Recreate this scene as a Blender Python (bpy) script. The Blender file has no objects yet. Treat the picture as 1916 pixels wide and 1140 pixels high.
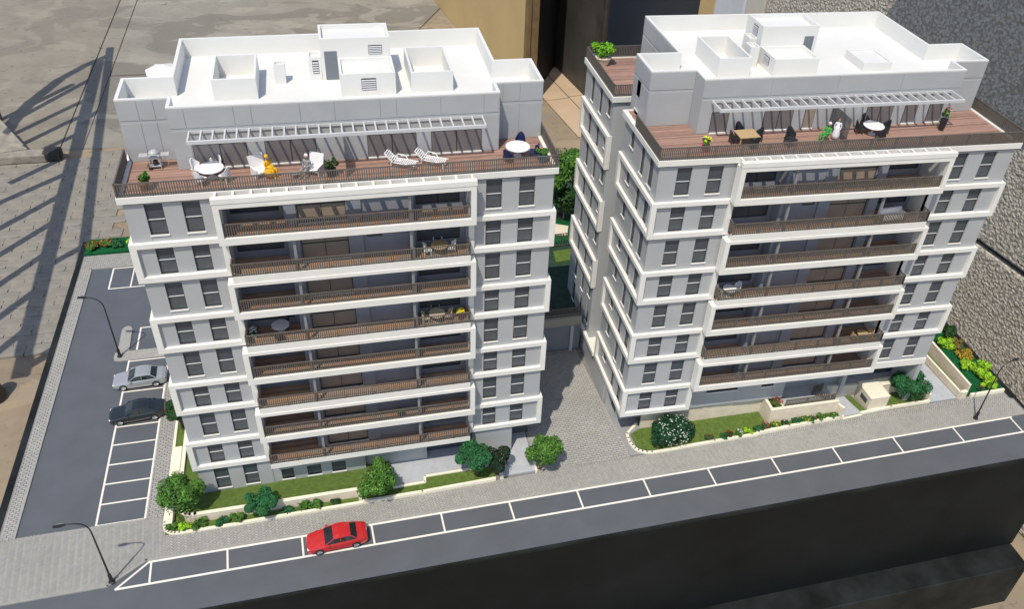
import bpy, math, random
from mathutils import Vector, Matrix
random.seed(7)
scn = bpy.context.scene
col = scn.collection
PI = math.pi
# ------------------------------------------------------------------ camera
cam_d = bpy.data.cameras.new('camera'); cam = bpy.data.objects.new('camera', cam_d); col.objects.link(cam)
CR = ((0.9657077, -0.2514968, 0.0644817), (-0.1000095, -0.5895270, -0.8015335), (0.2395968, 0.7675983, -0.5944629))      # right, down, forward
m = Matrix.Identity(4)
for i in range(3):
    m[i][0] = CR[0][i]; m[i][1] = -CR[1][i]; m[i][2] = -CR[2][i]
m[0][3], m[1][3], m[2][3] = 0, 0, 57.2
cam.matrix_world = m
cam_d.sensor_width = 36; cam_d.lens = 36 * 1602.16 / 1916
cam_d.shift_x = -87.87 / 1916; cam_d.shift_y = -60.21 / 1916
cam_d.clip_start = 0.5; cam_d.clip_end = 3000
scn.camera = cam
# ------------------------------------------------------------------ light
SUN = Vector((-.300, -.452, 1)).normalized()
w = bpy.data.worlds.new("World"); scn.world = w; w.use_nodes = True
sky = w.node_tree.nodes.new('ShaderNodeTexSky'); sky.sky_type = 'NISHITA'; sky.sun_disc = False
sky.sun_elevation = math.asin(SUN.z); sky.sun_rotation = math.atan2(SUN.x, SUN.y)
w.node_tree.links.new(sky.outputs[0], w.node_tree.nodes['Background'].inputs[0])
w.node_tree.nodes['Background'].inputs[1].default_value = 0.13
sd = bpy.data.lights.new('sun', 'SUN'); sd.energy = 3.2; sd.angle = math.radians(.5); sd.color = (1, .925, .79)
so = bpy.data.objects.new('sun', sd); col.objects.link(so)
so.rotation_euler = SUN.to_track_quat('Z', 'Y').to_euler()
scn.view_settings.view_transform = 'Standard'; scn.view_settings.look = 'None'
scn.view_settings.exposure = 0.2; scn.view_settings.gamma = 1

# ------------------------------------------------------------------ materials
def nn(nt, t, **k):
    n = nt.nodes.new(t)
    for a, b in k.items(): setattr(n, a, b)
    return n
def mat(name, c, rough=.6, var=.0, scale=3., bump=0., bscale=None, spec=.5, metal=0., c2=None, detail=6, attr=None, coat=0, stretch=None, alpha=None, bdist=.05):
    M = bpy.data.materials.new(name); M.use_nodes = True; nt = M.node_tree; B = nt.nodes['Principled BSDF']; L = nt.links
    B.inputs['Roughness'].default_value = rough; B.inputs['Specular IOR Level'].default_value = spec
    B.inputs['Metallic'].default_value = metal; B.inputs['Coat Weight'].default_value = coat
    if alpha is not None: B.inputs['Alpha'].default_value = alpha
    tc = nn(nt, 'ShaderNodeTexCoord'); src = tc.outputs['Object']
    if stretch:
        mp = nn(nt, 'ShaderNodeMapping'); mp.inputs['Scale'].default_value = stretch; L.new(src, mp.inputs[0]); src = mp.outputs[0]
    lo = tuple(x * (1 - var) for x in c) if c2 is None else c2
    n = nn(nt, 'ShaderNodeTexNoise'); n.inputs['Scale'].default_value = scale; n.inputs['Detail'].default_value = detail; n.inputs['Roughness'].default_value = .62
    L.new(src, n.inputs['Vector'])
    r = nn(nt, 'ShaderNodeValToRGB'); r.color_ramp.elements[0].position = .35; r.color_ramp.elements[1].position = .65
    hi = tuple(min(1, x * (1 + var)) for x in c) if c2 is None else c
    r.color_ramp.elements[0].color = (*lo, 1); r.color_ramp.elements[1].color = (*hi, 1)
    L.new(n.outputs[0], r.inputs[0]); out = r.outputs[0]
    if attr:
        a = nn(nt, 'ShaderNodeAttribute'); a.attribute_name = attr
        mx = nn(nt, 'ShaderNodeMix', data_type='RGBA', blend_type='MULTIPLY'); mx.inputs[0].default_value = 1
        L.new(out, mx.inputs[6]); L.new(a.outputs['Color'], mx.inputs[7]); out = mx.outputs[2]
    L.new(out, B.inputs['Base Color'])
    if bump:
        n2 = nn(nt, 'ShaderNodeTexNoise'); n2.inputs['Scale'].default_value = bscale or scale * 4; n2.inputs['Detail'].default_value = 5
        L.new(src, n2.inputs['Vector'])
        b = nn(nt, 'ShaderNodeBump'); b.inputs['Strength'].default_value = bump; b.inputs['Distance'].default_value = bdist
        L.new(n2.outputs[0], b.inputs['Height']); L.new(b.outputs[0], B.inputs['Normal'])
    return M
WHITE = mat('white_painted_plastic', (.77, .76, .715), .45, .03, .8, .03, 30)
ROOFW = mat('white_roof_paint', (.72, .715, .685), .5, .02, .5, .03, 20)
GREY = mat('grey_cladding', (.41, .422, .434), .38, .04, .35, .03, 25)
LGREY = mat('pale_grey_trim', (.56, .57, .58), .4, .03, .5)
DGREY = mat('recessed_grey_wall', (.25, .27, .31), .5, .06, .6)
GLASS = mat('dark_tinted_window', (.06, .073, .09), .32, .12, 1.2, spec=.6)
GLASS2 = mat('lower_tinted_window', (.082, .093, .108), .35, .12, 1.2, spec=.6)
TAN = mat('tan_blind_window', (.30, .25, .20), .32, .07, .8, spec=.5)
TERG = mat('terrace_glazing', (.165, .155, .158), .35, .12, .8, spec=.6)
FRAME = mat('dark_window_frame', (.045, .043, .045), .5)
RAIL = mat('brown_grey_metal', (.12, .105, .093), .45, .1, 3, spec=.5)
COLM = mat('grey_post_paint', (.24, .245, .25), .5, .05, 1)
def plankmat(name, c, c2, pitch, axis):
    M = mat(name, c, .55, c2=c2, scale=1.1, stretch=(1, 6, 1) if axis == 'x' else (6, 1, 1), bump=0)
    nt = M.node_tree; L = nt.links; B = nt.nodes['Principled BSDF']
    src = B.inputs['Base Color'].links[0].from_socket
    tc = nn(nt, 'ShaderNodeTexCoord'); sp = nn(nt, 'ShaderNodeSeparateXYZ'); L.new(tc.outputs['Object'], sp.inputs[0])
    d = nn(nt, 'ShaderNodeMath', operation='DIVIDE'); d.inputs[1].default_value = pitch
    L.new(sp.outputs['Y' if axis == 'x' else 'X'], d.inputs[0])
    f = nn(nt, 'ShaderNodeMath', operation='FLOOR'); L.new(d.outputs[0], f.inputs[0])
    wn = nn(nt, 'ShaderNodeTexWhiteNoise', noise_dimensions='1D'); L.new(f.outputs[0], wn.inputs['W'])
    mr = nn(nt, 'ShaderNodeMapRange'); mr.inputs[3].default_value = .66; mr.inputs[4].default_value = 1.25; L.new(wn.outputs[0], mr.inputs[0])
    mx = nn(nt, 'ShaderNodeMix', data_type='RGBA', blend_type='MULTIPLY'); mx.inputs[0].default_value = 1
    L.new(src, mx.inputs[6]); L.new(mr.outputs[0], mx.inputs[7])
    fr = nn(nt, 'ShaderNodeMath', operation='FRACT'); L.new(d.outputs[0], fr.inputs[0])
    g = nn(nt, 'ShaderNodeMath', operation='GREATER_THAN'); g.inputs[1].default_value = .14; L.new(fr.outputs[0], g.inputs[0])
    mr2 = nn(nt, 'ShaderNodeMapRange'); mr2.inputs[3].default_value = .55; mr2.inputs[4].default_value = 1.; L.new(g.outputs[0], mr2.inputs[0])
    mx2 = nn(nt, 'ShaderNodeMix', data_type='RGBA', blend_type='MULTIPLY'); mx2.inputs[0].default_value = 1
    L.new(mx.outputs[2], mx2.inputs[6]); L.new(mr2.outputs[0], mx2.inputs[7]); L.new(mx2.outputs[2], B.inputs['Base Color'])
    return M
DECK = plankmat('brown_deck_boards', (.40, .245, .19), (.30, .18, .14), .17, 'x')
BDECK = plankmat('balcony_deck_boards', (.52, .335, .225), (.40, .245, .16), .17, 'x')
ASPH = mat('painted_asphalt', (.096, .104, .118), .55, .07, .35, .08, 60, detail=8)
BRICK = mat('paving_brick', (.355, .352, .335), .8, .05, .25, .05, 40, attr='tone')
JOINT = mat('paving_joint', (.20, .195, .185), .9, .1, 2)
KERB = mat('kerb_stone', (.32, .315, .295), .8, .08, 2)
LINE = mat('white_line_paint', (.80, .76, .68), .5, .05, 2)
CREAM = mat('cream_stone', (.70, .62, .49), .75, .07, 1.2, .1, 40)
CREAM2 = mat('cream_cap', (.80, .75, .60), .6, .05, 1.2)
PATHG = mat('light_grey_path', (.42, .44, .47), .7, .07, 1.5, .1, 40)
GRASS = mat('turf', (.165, .245, .06), .95, c2=(.11, .175, .04), scale=2.5, bump=.9, bscale=22, spec=.1, bdist=.15)
GRASSD = mat('bright_green_flock', (.012, .13, .045), .95, c2=(.008, .085, .028), scale=1.5, bump=.8, bscale=18, spec=.1, bdist=.15)
BLADE = mat('grass_blade', (.20, .27, .07), .9, .3, 3, spec=.1, attr='tone')
LEAF = mat('leaf', (1, 1, 1), .75, .15, 1.5, spec=.25, attr='tone')
TRUNK = mat('bark', (.10, .07, .045), .9, .3, 5, .5, 20)
BLACK = mat('black_painted_board', (.0065, .0085, .0090), .6, .35, .12, .05, 3, spec=.2, detail=8)
BLACKT = mat('black_scuffed_board', (.012, .0145, .015), .6, .6, .25, .05, 6, spec=.22, detail=10)
BMET = mat('black_metal', (.02, .02, .022), .4)
CHROME = mat('steel', (.55, .55, .55), .3, .1, 5, metal=.85)
TYRE = mat('tyre', (.012, .012, .012), .7)
CARG = mat('car_glass', (.018, .022, .026), .1, spec=.6)
def carpaint(n, c, metal=.0): return mat(n, c, .28, .03, 1.5, coat=.6, metal=metal)
PLASTW = mat('white_plastic', (.78, .78, .78), .4, .02)
PLASTD = mat('dark_wicker', (.02, .022, .028), .6, .2, 12)
WOODT = mat('light_wood', (.52, .38, .2), .5, c2=(.42, .29, .15), scale=3, stretch=(1, 8, 1))
SKIN = mat('skin', (.45, .27, .19), .6)

# ------------------------------------------------------------------ mesh helper
class MB:
    def __init__(s, T=None): s.v = []; s.f = []; s.c = []; s.T = T; s.t = None
    def add(s, vs, fs):
        o = len(s.v); s.v += [tuple(v) for v in vs]; s.f += [tuple(i + o for i in f) for f in fs]
        s.c += [s.t] * len(fs); return s
    def box(s, x0, x1, y0, y1, z0, z1):
        if x1 < x0: x0, x1 = x1, x0
        if y1 < y0: y0, y1 = y1, y0
        return s.add([(x0, y0, z0), (x1, y0, z0), (x1, y1, z0), (x0, y1, z0), (x0, y0, z1), (x1, y0, z1), (x1, y1, z1), (x0, y1, z1)],
                     [(0, 3, 2, 1), (4, 5, 6, 7), (0, 1, 5, 4), (1, 2, 6, 5), (2, 3, 7, 6), (3, 0, 4, 7)])
    def prism(s, P, z0, z1, ztop=None):
        a = sum(P[i][0] * P[(i + 1) % len(P)][1] - P[(i + 1) % len(P)][0] * P[i][1] for i in range(len(P)))
        if a < 0: P = P[::-1]
        n = len(P)
        zt = [z1] * n if ztop is None else [ztop(*p) for p in P]
        return s.add([(x, y, z0) for x, y in P] + [(P[i][0], P[i][1], zt[i]) for i in range(n)],
                     [tuple(range(n))[::-1], tuple(range(n, 2 * n))] + [(i, (i + 1) % n, n + (i + 1) % n, n + i) for i in range(n)])
    def tube(s, pts, r, n=6, cap=True):
        pts = [Vector(p) for p in pts]; rs = r if isinstance(r, (list, tuple)) else [r] * len(pts)
        vs = []; fs = []
        for i, p in enumerate(pts):
            d = (pts[min(i + 1, len(pts) - 1)] - pts[max(i - 1, 0)]).normalized()
            a = d.cross(Vector((0, 0, 1)) if abs(d.z) < .9 else Vector((1, 0, 0))).normalized(); b = d.cross(a)
            vs += [p + (a * math.cos(2 * PI * k / n) + b * math.sin(2 * PI * k / n)) * rs[i] for k in range(n)]
        for i in range(len(pts) - 1):
            for k in range(n):
                fs.append((i * n + k, i * n + (k + 1) % n, (i + 1) * n + (k + 1) % n, (i + 1) * n + k))
        if cap: fs += [tuple(range(n)), tuple(range((len(pts) - 1) * n, len(pts) * n))[::-1]]
        return s.add(vs, fs)
    def lathe(s, x, y, prof, n=16):
        vs = []; fs = []
        for r, z in prof: vs += [(x + r * math.cos(2 * PI * k / n), y + r * math.sin(2 * PI * k / n), z) for k in range(n)]
        for i in range(len(prof) - 1):
            for k in range(n): fs.append((i * n + k, i * n + (k + 1) % n, (i + 1) * n + (k + 1) % n, (i + 1) * n + k))
        fs += [tuple(range(n))[::-1], tuple(range((len(prof) - 1) * n, len(prof) * n))]
        return s.add(vs, fs)
    def mesh(s, name, mt, smooth=False):
        vs = [s.T(*v) for v in s.v] if s.T else s.v
        me = bpy.data.meshes.new(name); me.from_pydata(vs, [], s.f); me.materials.append(mt)
        if any(c is not None for c in s.c):
            at = me.color_attributes.new('tone', 'FLOAT_COLOR', 'CORNER')
            buf = []
            for f, c in zip(s.f, s.c):
                c = c or (1, 1, 1); buf += [c[0], c[1], c[2], 1] * len(f)
            at.data.foreach_set('color', buf)
        if smooth: me.shade_smooth()
        me.update(); return me
    def build(s, name, mt, parent=None, smooth=False, bevel=0, stuff=False, label=None):
        o = bpy.data.objects.new(name, s.mesh(name, mt, smooth)); col.objects.link(o)
        if parent: o.parent = parent
        if bevel:
            b = o.modifiers.new('bevel', 'BEVEL'); b.width = bevel; b.segments = 2; b.limit_method = 'ANGLE'; b.harden_normals = False
        if stuff: o['kind'] = 'stuff'
        if label: o['label'] = label
        return o
def empty(name, loc=(0, 0, 0), rz=0, label=None, cat=None, group=None, s=1):
    o = bpy.data.objects.new(name, None); col.objects.link(o); o.location = loc; o.rotation_euler = (0, 0, rz); o.scale = (s, s, s)
    o.empty_display_size = .2
    tag(o, label, cat, group); return o
def tag(o, label=None, cat=None, group=None, kind=None):
    if label: o['label'] = label
    if cat: o['category'] = cat
    if group: o['group'] = group
    if kind: o['kind'] = kind
    return o
def inst(me, name, loc, rz=0, parent=None, sc=None):
    o = bpy.data.objects.new(name, me); col.objects.link(o); o.location = loc; o.rotation_euler = (0, 0, rz)
    if sc: o.scale = sc
    if parent: o.parent = parent
    return o
def copy_tree(o, parent=None):
    c = o.copy(); col.objects.link(c)
    if parent: c.parent = parent
    for ch in [x for x in bpy.data.objects if x.parent == o]: copy_tree(ch, c)
    return c
def clip(P, Q):
    """convex clip of polygon P by convex ccw polygon Q"""
    for i in range(len(Q)):
        a, b = Q[i], Q[(i + 1) % len(Q)]; out = []
        ins = lambda p: (b[0] - a[0]) * (p[1] - a[1]) - (b[1] - a[1]) * (p[0] - a[0])
        for j in range(len(P)):
            p, q = P[j], P[(j + 1) % len(P)]; ip, iq = ins(p), ins(q)
            if ip >= 0: out.append(p)
            if ip * iq < 0:
                t = ip / (ip - iq); out.append((p[0] + t * (q[0] - p[0]), p[1] + t * (q[1] - p[1])))
        P = out
        if len(P) < 3: return None
    return P
def bez(a, b, c, n=8):
    return [tuple((1 - t) ** 2 * a[i] + 2 * t * (1 - t) * b[i] + t * t * c[i] for i in range(len(a))) for t in [k / n for k in range(n + 1)]]
ZP = [24.9, 3.06]
Z = lambda k: ZP[0] - (8 - k) * ZP[1]

# ------------------------------------------------------------------ setting: background floor, walls
GZ = -42
d_ = Vector((.1515, -.9885, 0)).normalized(); n_ = Vector((-d_.y, d_.x, 0)) * -1      # facade direction (towards camera) and normal pointing left
W0 = Vector((64, 225.6, 0))
def concrete(name, c, c2, c3, sc, bumps):
    """worn concrete: broad tone, dark blotches with defined edges, pale scraped patches, fine grain"""
    M = mat(name, c, .85, c2=c2, scale=sc, bump=bumps, bscale=sc * 20, detail=8, bdist=.15)
    nt = M.node_tree; L = nt.links; B = nt.nodes['Principled BSDF']; out = B.inputs['Base Color'].links[0].from_socket
    tc = nn(nt, 'ShaderNodeTexCoord')
    def layer(out, sx, dist, p0, p1, col_, off, det=5, fac=1.):
        mp = nn(nt, 'ShaderNodeMapping'); mp.inputs['Scale'].default_value = sx; mp.inputs['Location'].default_value = off; L.new(tc.outputs['Object'], mp.inputs[0])
        n = nn(nt, 'ShaderNodeTexNoise'); n.inputs['Scale'].default_value = 1; n.inputs['Detail'].default_value = det; n.inputs['Distortion'].default_value = dist; n.inputs['Roughness'].default_value = .55; L.new(mp.outputs[0], n.inputs[0])
        r = nn(nt, 'ShaderNodeValToRGB'); e = r.color_ramp.elements; e[0].position = p0; e[1].position = p1; e[0].color = (0, 0, 0, 1); e[1].color = (fac, fac, fac, 1); L.new(n.outputs[0], r.inputs[0])
        mx = nn(nt, 'ShaderNodeMix', data_type='RGBA'); L.new(r.outputs[0], mx.inputs[0]); L.new(out, mx.inputs[6]); mx.inputs[7].default_value = (*col_, 1); return mx.outputs[2]
    out = layer(out, (.03, .05, .05), 1.2, .50, .54, c3, (3, 1, 0), 4, .75)
    out = layer(out, (.06, .11, .1), .8, .56, .585, tuple(x * 1.2 for x in c), (8, 4, 0), 3, .5)
    out = layer(out, (.5, .6, .5), 1.0, .66, .70, tuple(x * .5 for x in c2), (1, 9, 0), 4, .8)
    out = layer(out, (.16, .35, .2), 2.5, .62, .66, tuple(x * .6 for x in c2), (5, 2, 0), 6, .55)
    L.new(out, B.inputs['Base Color']); return M
CONC = concrete('stained_concrete', (.265, .24, .195), (.215, .195, .16), (.19, .172, .145), .12, .12)
CONC2 = concrete('smooth_concrete', (.28, .262, .225), (.225, .21, .18), (.17, .158, .135), .1, .10)
SOIL = concrete('sandy_concrete', (.30, .235, .16), (.23, .18, .125), (.24, .20, .15), .2, .12)
g = MB(); g.add([(-900, -300, GZ - .4), (1200, -300, GZ - .4), (1200, 1500, GZ - .4), (-900, 1500, GZ - .4)], [(0, 1, 2, 3)])
tag(g.build('ground', SOIL), kind='structure')
SLAB = empty('concrete_floor', (0, 0, 0)); tag(SLAB, kind='structure')
def slab(P, mt, z=GZ, t=.35):
    return MB().prism(P, z - t, z).build('concrete_slab', mt, SLAB, bevel=.12)
slab([(-260, 187), (-59.45, 190), (-60.0, 470), (-260, 470)], CONC)
slab([(-59.3, 190.5), (-54.6, 191), (-55.0, 470), (-59.8, 470)], CONC2, GZ - .1)
slab([(-54.45, 191), (-18, 192), (-17, 231), (-54.5, 231)], CONC2)
slab([(-54.3, 231.6), (-17, 231.6), (16, 231.6), (38, 275), (31, 330), (20, 470), (-55, 470)], CONC2)
slab([(-17.4, 125), (52, 125), (52, 174), (15.9, 231), (-16.4, 231)], CONC2, GZ - .05)
# tan floor tiles beside the wall
TILE = mat('tan_floor_tile', (.50, .375, .26), .6, .06, .25, .08, 8)
TF = empty('tiled_floor', (0, 0, 0)); tag(TF, kind='structure')
Nl = n_
Q = [W0.to_2d() + d_.to_2d() * s + Nl.to_2d() * q for s, q in ((0.2, .3), (110, .3), (110, 11.6), (0.2, 8.2))]
rows = [0, 4.6, 11.6]; ss = [-8, 20.5, 42, 63.5, 85, 110]
for i in range(2):
    for j in range(5):
        P = [(W0 + d_ * a + Nl * b).to_2d() for a, b in ((ss[j] + .22 + i * .6, rows[i] + .15), (ss[j + 1] - .22 + i * .6, rows[i] + .15), (ss[j + 1] - .22 + i * .6, rows[i + 1] - .15), (ss[j] + .22 + i * .6, rows[i + 1] - .15))]
        if j == 0: P[0] = (W0 + d_ * 1. + Nl * (rows[i] + .15)).to_2d(); P[3] = (W0 + d_ * (1. + rows[i + 1] * .7) + Nl * (rows[i + 1] - .15)).to_2d()
        MB().prism([tuple(p) for p in P], GZ - .2, GZ + .12).build('floor_tile', TILE, TF, bevel=.06)
# rough cast pavers in front of the concrete
PAVM = mat('cast_paver', (.27, .25, .215), .9, c2=(.22, .205, .18), scale=.35, bump=.3, bscale=1.6, bdist=.4, detail=8, attr='tone')
def paver_mesh(sd):
    rnd = random.Random(sd); b = MB(); b.t = [(1, 1, 1), (.96, .96, .96), (1.03, 1.02, 1.0)][sd]
    x = [-2.04, -.9, .5, 2.04]; y = [-1.255, -.3, .6, 1.255]
    vs = [(xx + rnd.uniform(-.1, .1), yy + rnd.uniform(-.08, .08), .1 + rnd.uniform(0, .07) - .04 * ((abs(xx) > 1.7) or (abs(yy) > 1.1))) for yy in y for xx in x]
    fs = [(r * 4 + c, r * 4 + c + 1, r * 4 + c + 5, r * 4 + c + 4) for r in range(3) for c in range(3)]
    b.add(vs, fs); o = [0, 1, 2, 3, 7, 11, 15, 14, 13, 12, 8, 4]
    b.add([vs[i] for i in o] + [(vs[i][0], vs[i][1], -.5) for i in o], [(i + 12, (i + 1) % 12 + 12, (i + 1) % 12, i) for i in range(12)])
    return b.mesh('paver', PAVM)
pvm = [paver_mesh(i) for i in range(3)]
PV = empty('paved_strip', (-60, 150, GZ)); tag(PV, kind='structure')
MB().prism([(-60, -29), (45, -29), (45, 38), (18, 42), (-60, 36.5)], -.5, -.12).build('paver_bed', SOIL, PV)
for r in range(27):
    for c in range(9):
        x = -19 + c * 4.15 + (2.07 if r % 2 else 0); y = -28 + r * 2.55
        if y > 37 + (3 if x > 8 else 0): continue
        inst(random.choice(pvm), 'paver', (x, y, 0), random.uniform(-.012, .012), PV)

# long facade at the right with its painted parts
FZ0, FZ1 = GZ - .3, 50
STUC = mat('coarse_stucco', (.62, .58, .50), .9, c2=(.44, .41, .35), scale=1.8, detail=7)
nt = STUC.node_tree; L = nt.links; B = nt.nodes['Principled BSDF']
tc = nn(nt, 'ShaderNodeTexCoord'); vo = nn(nt, 'ShaderNodeTexVoronoi', feature='SMOOTH_F1'); vo.inputs['Scale'].default_value = 2.3; vo.inputs['Smoothness'].default_value = .5
nz = nn(nt, 'ShaderNodeTexNoise'); nz.inputs['Scale'].default_value = 1.1; nz.inputs['Detail'].default_value = 6
mv = nn(nt, 'ShaderNodeMix', data_type='RGBA', blend_type='LINEAR_LIGHT'); mv.inputs[0].default_value = .3
L.new(tc.outputs['Object'], mv.inputs[6]); L.new(nz.outputs['Color'], mv.inputs[7]); L.new(tc.outputs['Object'], nz.inputs[0]); L.new(mv.outputs[2], vo.inputs['Vector'])
src_ = B.inputs['Base Color'].links[0].from_socket; cr_ = nn(nt, 'ShaderNodeValToRGB'); cr_.color_ramp.elements[0].position = .38; cr_.color_ramp.elements[1].position = .62; cr_.color_ramp.elements[0].color = (1, 1, 1, 1); cr_.color_ramp.elements[1].color = (.42, .40, .38, 1); L.new(vo.outputs['Distance'], cr_.inputs[0]); mxc = nn(nt, 'ShaderNodeMix', data_type='RGBA', blend_type='MULTIPLY'); mxc.inputs[0].default_value = .6; L.new(src_, mxc.inputs[6]); L.new(cr_.outputs[0], mxc.inputs[7]); L.new(mxc.outputs[2], B.inputs['Base Color'])  # crevices between the pebbles darkened in the colour, as painted shade
nz2 = nn(nt, 'ShaderNodeTexNoise'); nz2.inputs['Scale'].default_value = 3; nz2.inputs['Detail'].default_value = 5; L.new(tc.outputs['Object'], nz2.inputs[0])
ad = nn(nt, 'ShaderNodeMath', operation='SUBTRACT'); L.new(nz2.outputs[0], ad.inputs[0]); L.new(vo.outputs['Distance'], ad.inputs[1])
bp = nn(nt, 'ShaderNodeBump'); bp.inputs['Strength'].default_value = .85; bp.inputs['Distance'].default_value = .3; L.new(ad.outputs[0], bp.inputs['Height']); L.new(bp.outputs[0], B.inputs['Normal'])
FAC = empty('building_facade', (64, 225.6, GZ), 0, 'long coarse beige stucco wall with dark door panels and a tan pillar behind the models', 'building')
def fac(name, s0, s1, mt, off=0., z0=FZ0, z1=FZ1, th=2, bevel=0):
    P = [W0 + d_ * s0 + Nl * off, W0 + d_ * s1 + Nl * off, W0 + d_ * s1 - Nl * th, W0 + d_ * s0 - Nl * th]
    return MB(lambda x, y, z: (x - 64, y - 225.6, z - GZ)).prism([(p.x, p.y) for p in P], z0, z1).build(name, mt, FAC, bevel=bevel)
DARKP = mat('dark_weathered_panel', (.075, .072, .065), .55, c2=(.045, .043, .04), scale=.08, detail=8, bump=.1, bscale=2)
NAVY = mat('navy_metal_door', (.016, .022, .033), .4, .2, .05)
OCH = mat('ochre_plaster', (.52, .37, .17), .8, c2=(.45, .32, .145), scale=.05, detail=8, bump=.1, bscale=3)
fac('dark_wall_panel', 0, 24.5, DARKP); fac('door_post', 24.6, 29.4, mat('brown_post', (.05, .042, .032), .6, .3, .2), .5, bevel=.2)
fac('metal_door', 29.5, 69, NAVY, -.4); fac('ochre_pillar', 69.1, 74.5, OCH, .4, bevel=.2)
fac('white_pillar', 74.6, 84.2, mat('grey_white_plaster', (.52, .54, .57), .7, .05, .2), .6, bevel=.3)
fac('pale_pillar', 84.3, 89.5, mat('pale_plaster', (.5, .46, .4), .7, .1, .2), .3, bevel=.2)
fac('stucco_wall', 89.6, 240, STUC, 0, -7.0, FZ1, bevel=.35); fac('stucco_wall', 89.6, 240, STUC, 0, FZ0, -7.8, bevel=.35)
fac('wall_joint', 89.6, 240, mat('dark_joint', (.06, .055, .05), .9), -1.0, -8.0, -6.8)
# awning added high on that wall, out of the picture, to shade its upper part
OCC = empty('wall_occluder', (84, 92, 47), 0, 'grey awning added out of view high on the coarse stucco wall, shading its upper part', 'occluder')
def make_occluder():
    b = MB(lambda x, y, z: (x - 84, y - 92, z - 47))
    P = [W0 + d_ * 131, W0 + d_ * 163.5, W0 + d_ * 163.5 + Nl * 14.3, W0 + d_ * 131 + Nl * 14.3]
    b.prism([(p.x, p.y) for p in P], 46.6, 47.2); b.build('occluder_panel', COLM, OCC)
    for s in (131.5, 147, 163):
        p = W0 + d_ * s; q = p + Nl * 14
        MB(lambda x, y, z: (x - 84, y - 92, z - 47)).tube([(p.x, p.y, 38), (q.x, q.y, 46.5)], .25, 8).build('bracket', RAIL, OCC)
make_occluder()
# ochre wall, offset, and the dark doorway between
O0 = Vector((38.6, 271.9, 0))
OW = empty('ochre_wall', (38.6, 271.9, GZ), 0, 'tan ochre plaster wall standing beyond the white roof of the left model', 'wall')
def owall(name, s0, s1, mt, off, th=3, z1=60):
    P = [O0 + d_ * s0 + Nl * off, O0 + d_ * s1 + Nl * off, O0 + d_ * s1 + Nl * (off - th), O0 + d_ * s0 + Nl * (off - th)]
    return MB(lambda x, y, z: (x - 38.6, y - 271.9, z - GZ)).prism([(p.x, p.y) for p in P], GZ - .3, z1).build(name, mt, OW)
owall('plaster_wall', -90, 70, OCH, 0); owall('edge_trim', 70.02, 72, mat('brown_edge', (.17, .11, .045), .8, .2, .3), .06)
DW = empty('dark_doorway', (56, 213, GZ), 0, 'black sheet painted as the shade of the open doorway between the tan ochre wall and the dark weathered wall panel', 'door')
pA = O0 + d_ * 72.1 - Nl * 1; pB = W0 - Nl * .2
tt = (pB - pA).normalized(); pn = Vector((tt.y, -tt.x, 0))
MB(lambda x, y, z: (x - 56, y - 213, z - GZ)).prism([(p.x, p.y) for p in (pA, pB, pB - pn * 1, pA - pn * 1)], GZ - .3, 58).build('shade_sheet', mat('doorway_shade', (.008, .008, .008), .7), DW)  # plain black sheet stands in for the shade inside the open doorway

# ------------------------------------------------------------------ slatted seat whose shadow falls on the floor (out of the picture) + its foot in the picture
def seat():
    t = empty('slatted_bench', (-72, 180, GZ), 0, 'dark metal slatted bench at the left edge, boxy steel foot resting on the pavers', 'bench')
    h = 42.; off = Vector((-.300 * h, -.452 * h, h))
    def P(x, y): return (x + off.x + 72, y + off.y - 180, h)
    def bar(name, a, b, wd, th=1.0):
        a = Vector(P(*a)); b = Vector(P(*b)); dd = (b - a).normalized(); sx = Vector((dd.y, -dd.x, 0)) * wd / 2
        q = MB(); q.prism([(v.x, v.y) for v in (a - sx, b - sx, b + sx, a + sx)], a.z - th, a.z)
        q.build(name, RAIL, t)
    bar('long_rail', (-58.6, 242), (-51.6, 116), 2.5); bar('long_rail', (-57.0, 251), (-44.0, 112), 1.7)
    arc = [(-57, 245), (-61, 239.5), (-66, 230.5), (-70, 218), (-72, 206), (-72.5, 194)]
    for i_, (a, b) in enumerate(zip(arc[:-1], arc[1:])): bar('curved_rail', a, b, 1.8 + .35 * i_)
    for a, b in (((-71.3, 208.5), (-58.6, 230)), ((-70.8, 200), (-57.6, 218)), ((-67.8, 195), (-56.8, 209.5)), ((-64, 190.5), (-56.2, 200)), ((-56.6, 206), (-53.0, 213)),
                 ((-66, 178), (-55.6, 190)), ((-68, 168.5), (-55.2, 181)), ((-66, 158), (-54.8, 172)), ((-63.5, 149), (-54.2, 162)), ((-61.5, 139), (-53.6, 151)), ((-59.5, 129), (-52.6, 140)), ((-58, 119), (-52, 129)), ((-53, 146), (-47.5, 152)), ((-51.5, 118), (-45, 124))):
        bar('slat', a, b, 1.5)
    for x, y in ((-75, 208), (-89, 165), (-78, 140)):
        MB().tube([(x + 72, y - 180, 0), (x + 72, y - 180, h - 1)], .8, 8).build('leg', RAIL, t)
    FOOT = mat('worn_grey_steel', (.27, .245, .205), .55, .25, .5, .1, 3)
    MB().box(-9, 11.5, 5.6, 8.6, .1, 2.2).build('foot_bar', FOOT, t, bevel=.35)
    e = MB().box(10.6, 14.2, 5.6, 8.9, .1, 2.5).build('foot_cap', mat('black_rubber', (.025, .025, .025), .7, .2, 1), t, bevel=.6)
    MB().add([(-9, 6.5, 2.3), (-2, 6.5, 2.3), (7.5, 8.4, 2.3), (1, 17, 6), (-9, 21, 8), (-9, 10, 2.7), (-1, 11, 3.4)], [(0, 1, 6, 5), (1, 2, 6), (2, 3, 6), (3, 4, 5, 6)]).build('foot_gusset', FOOT, t)
    return t
seat()
t = empty('furniture_foot', (-54.5, 111.5, GZ), 0, 'short dark round foot standing at the far left edge beside the black plinth', 'furniture foot')
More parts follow.
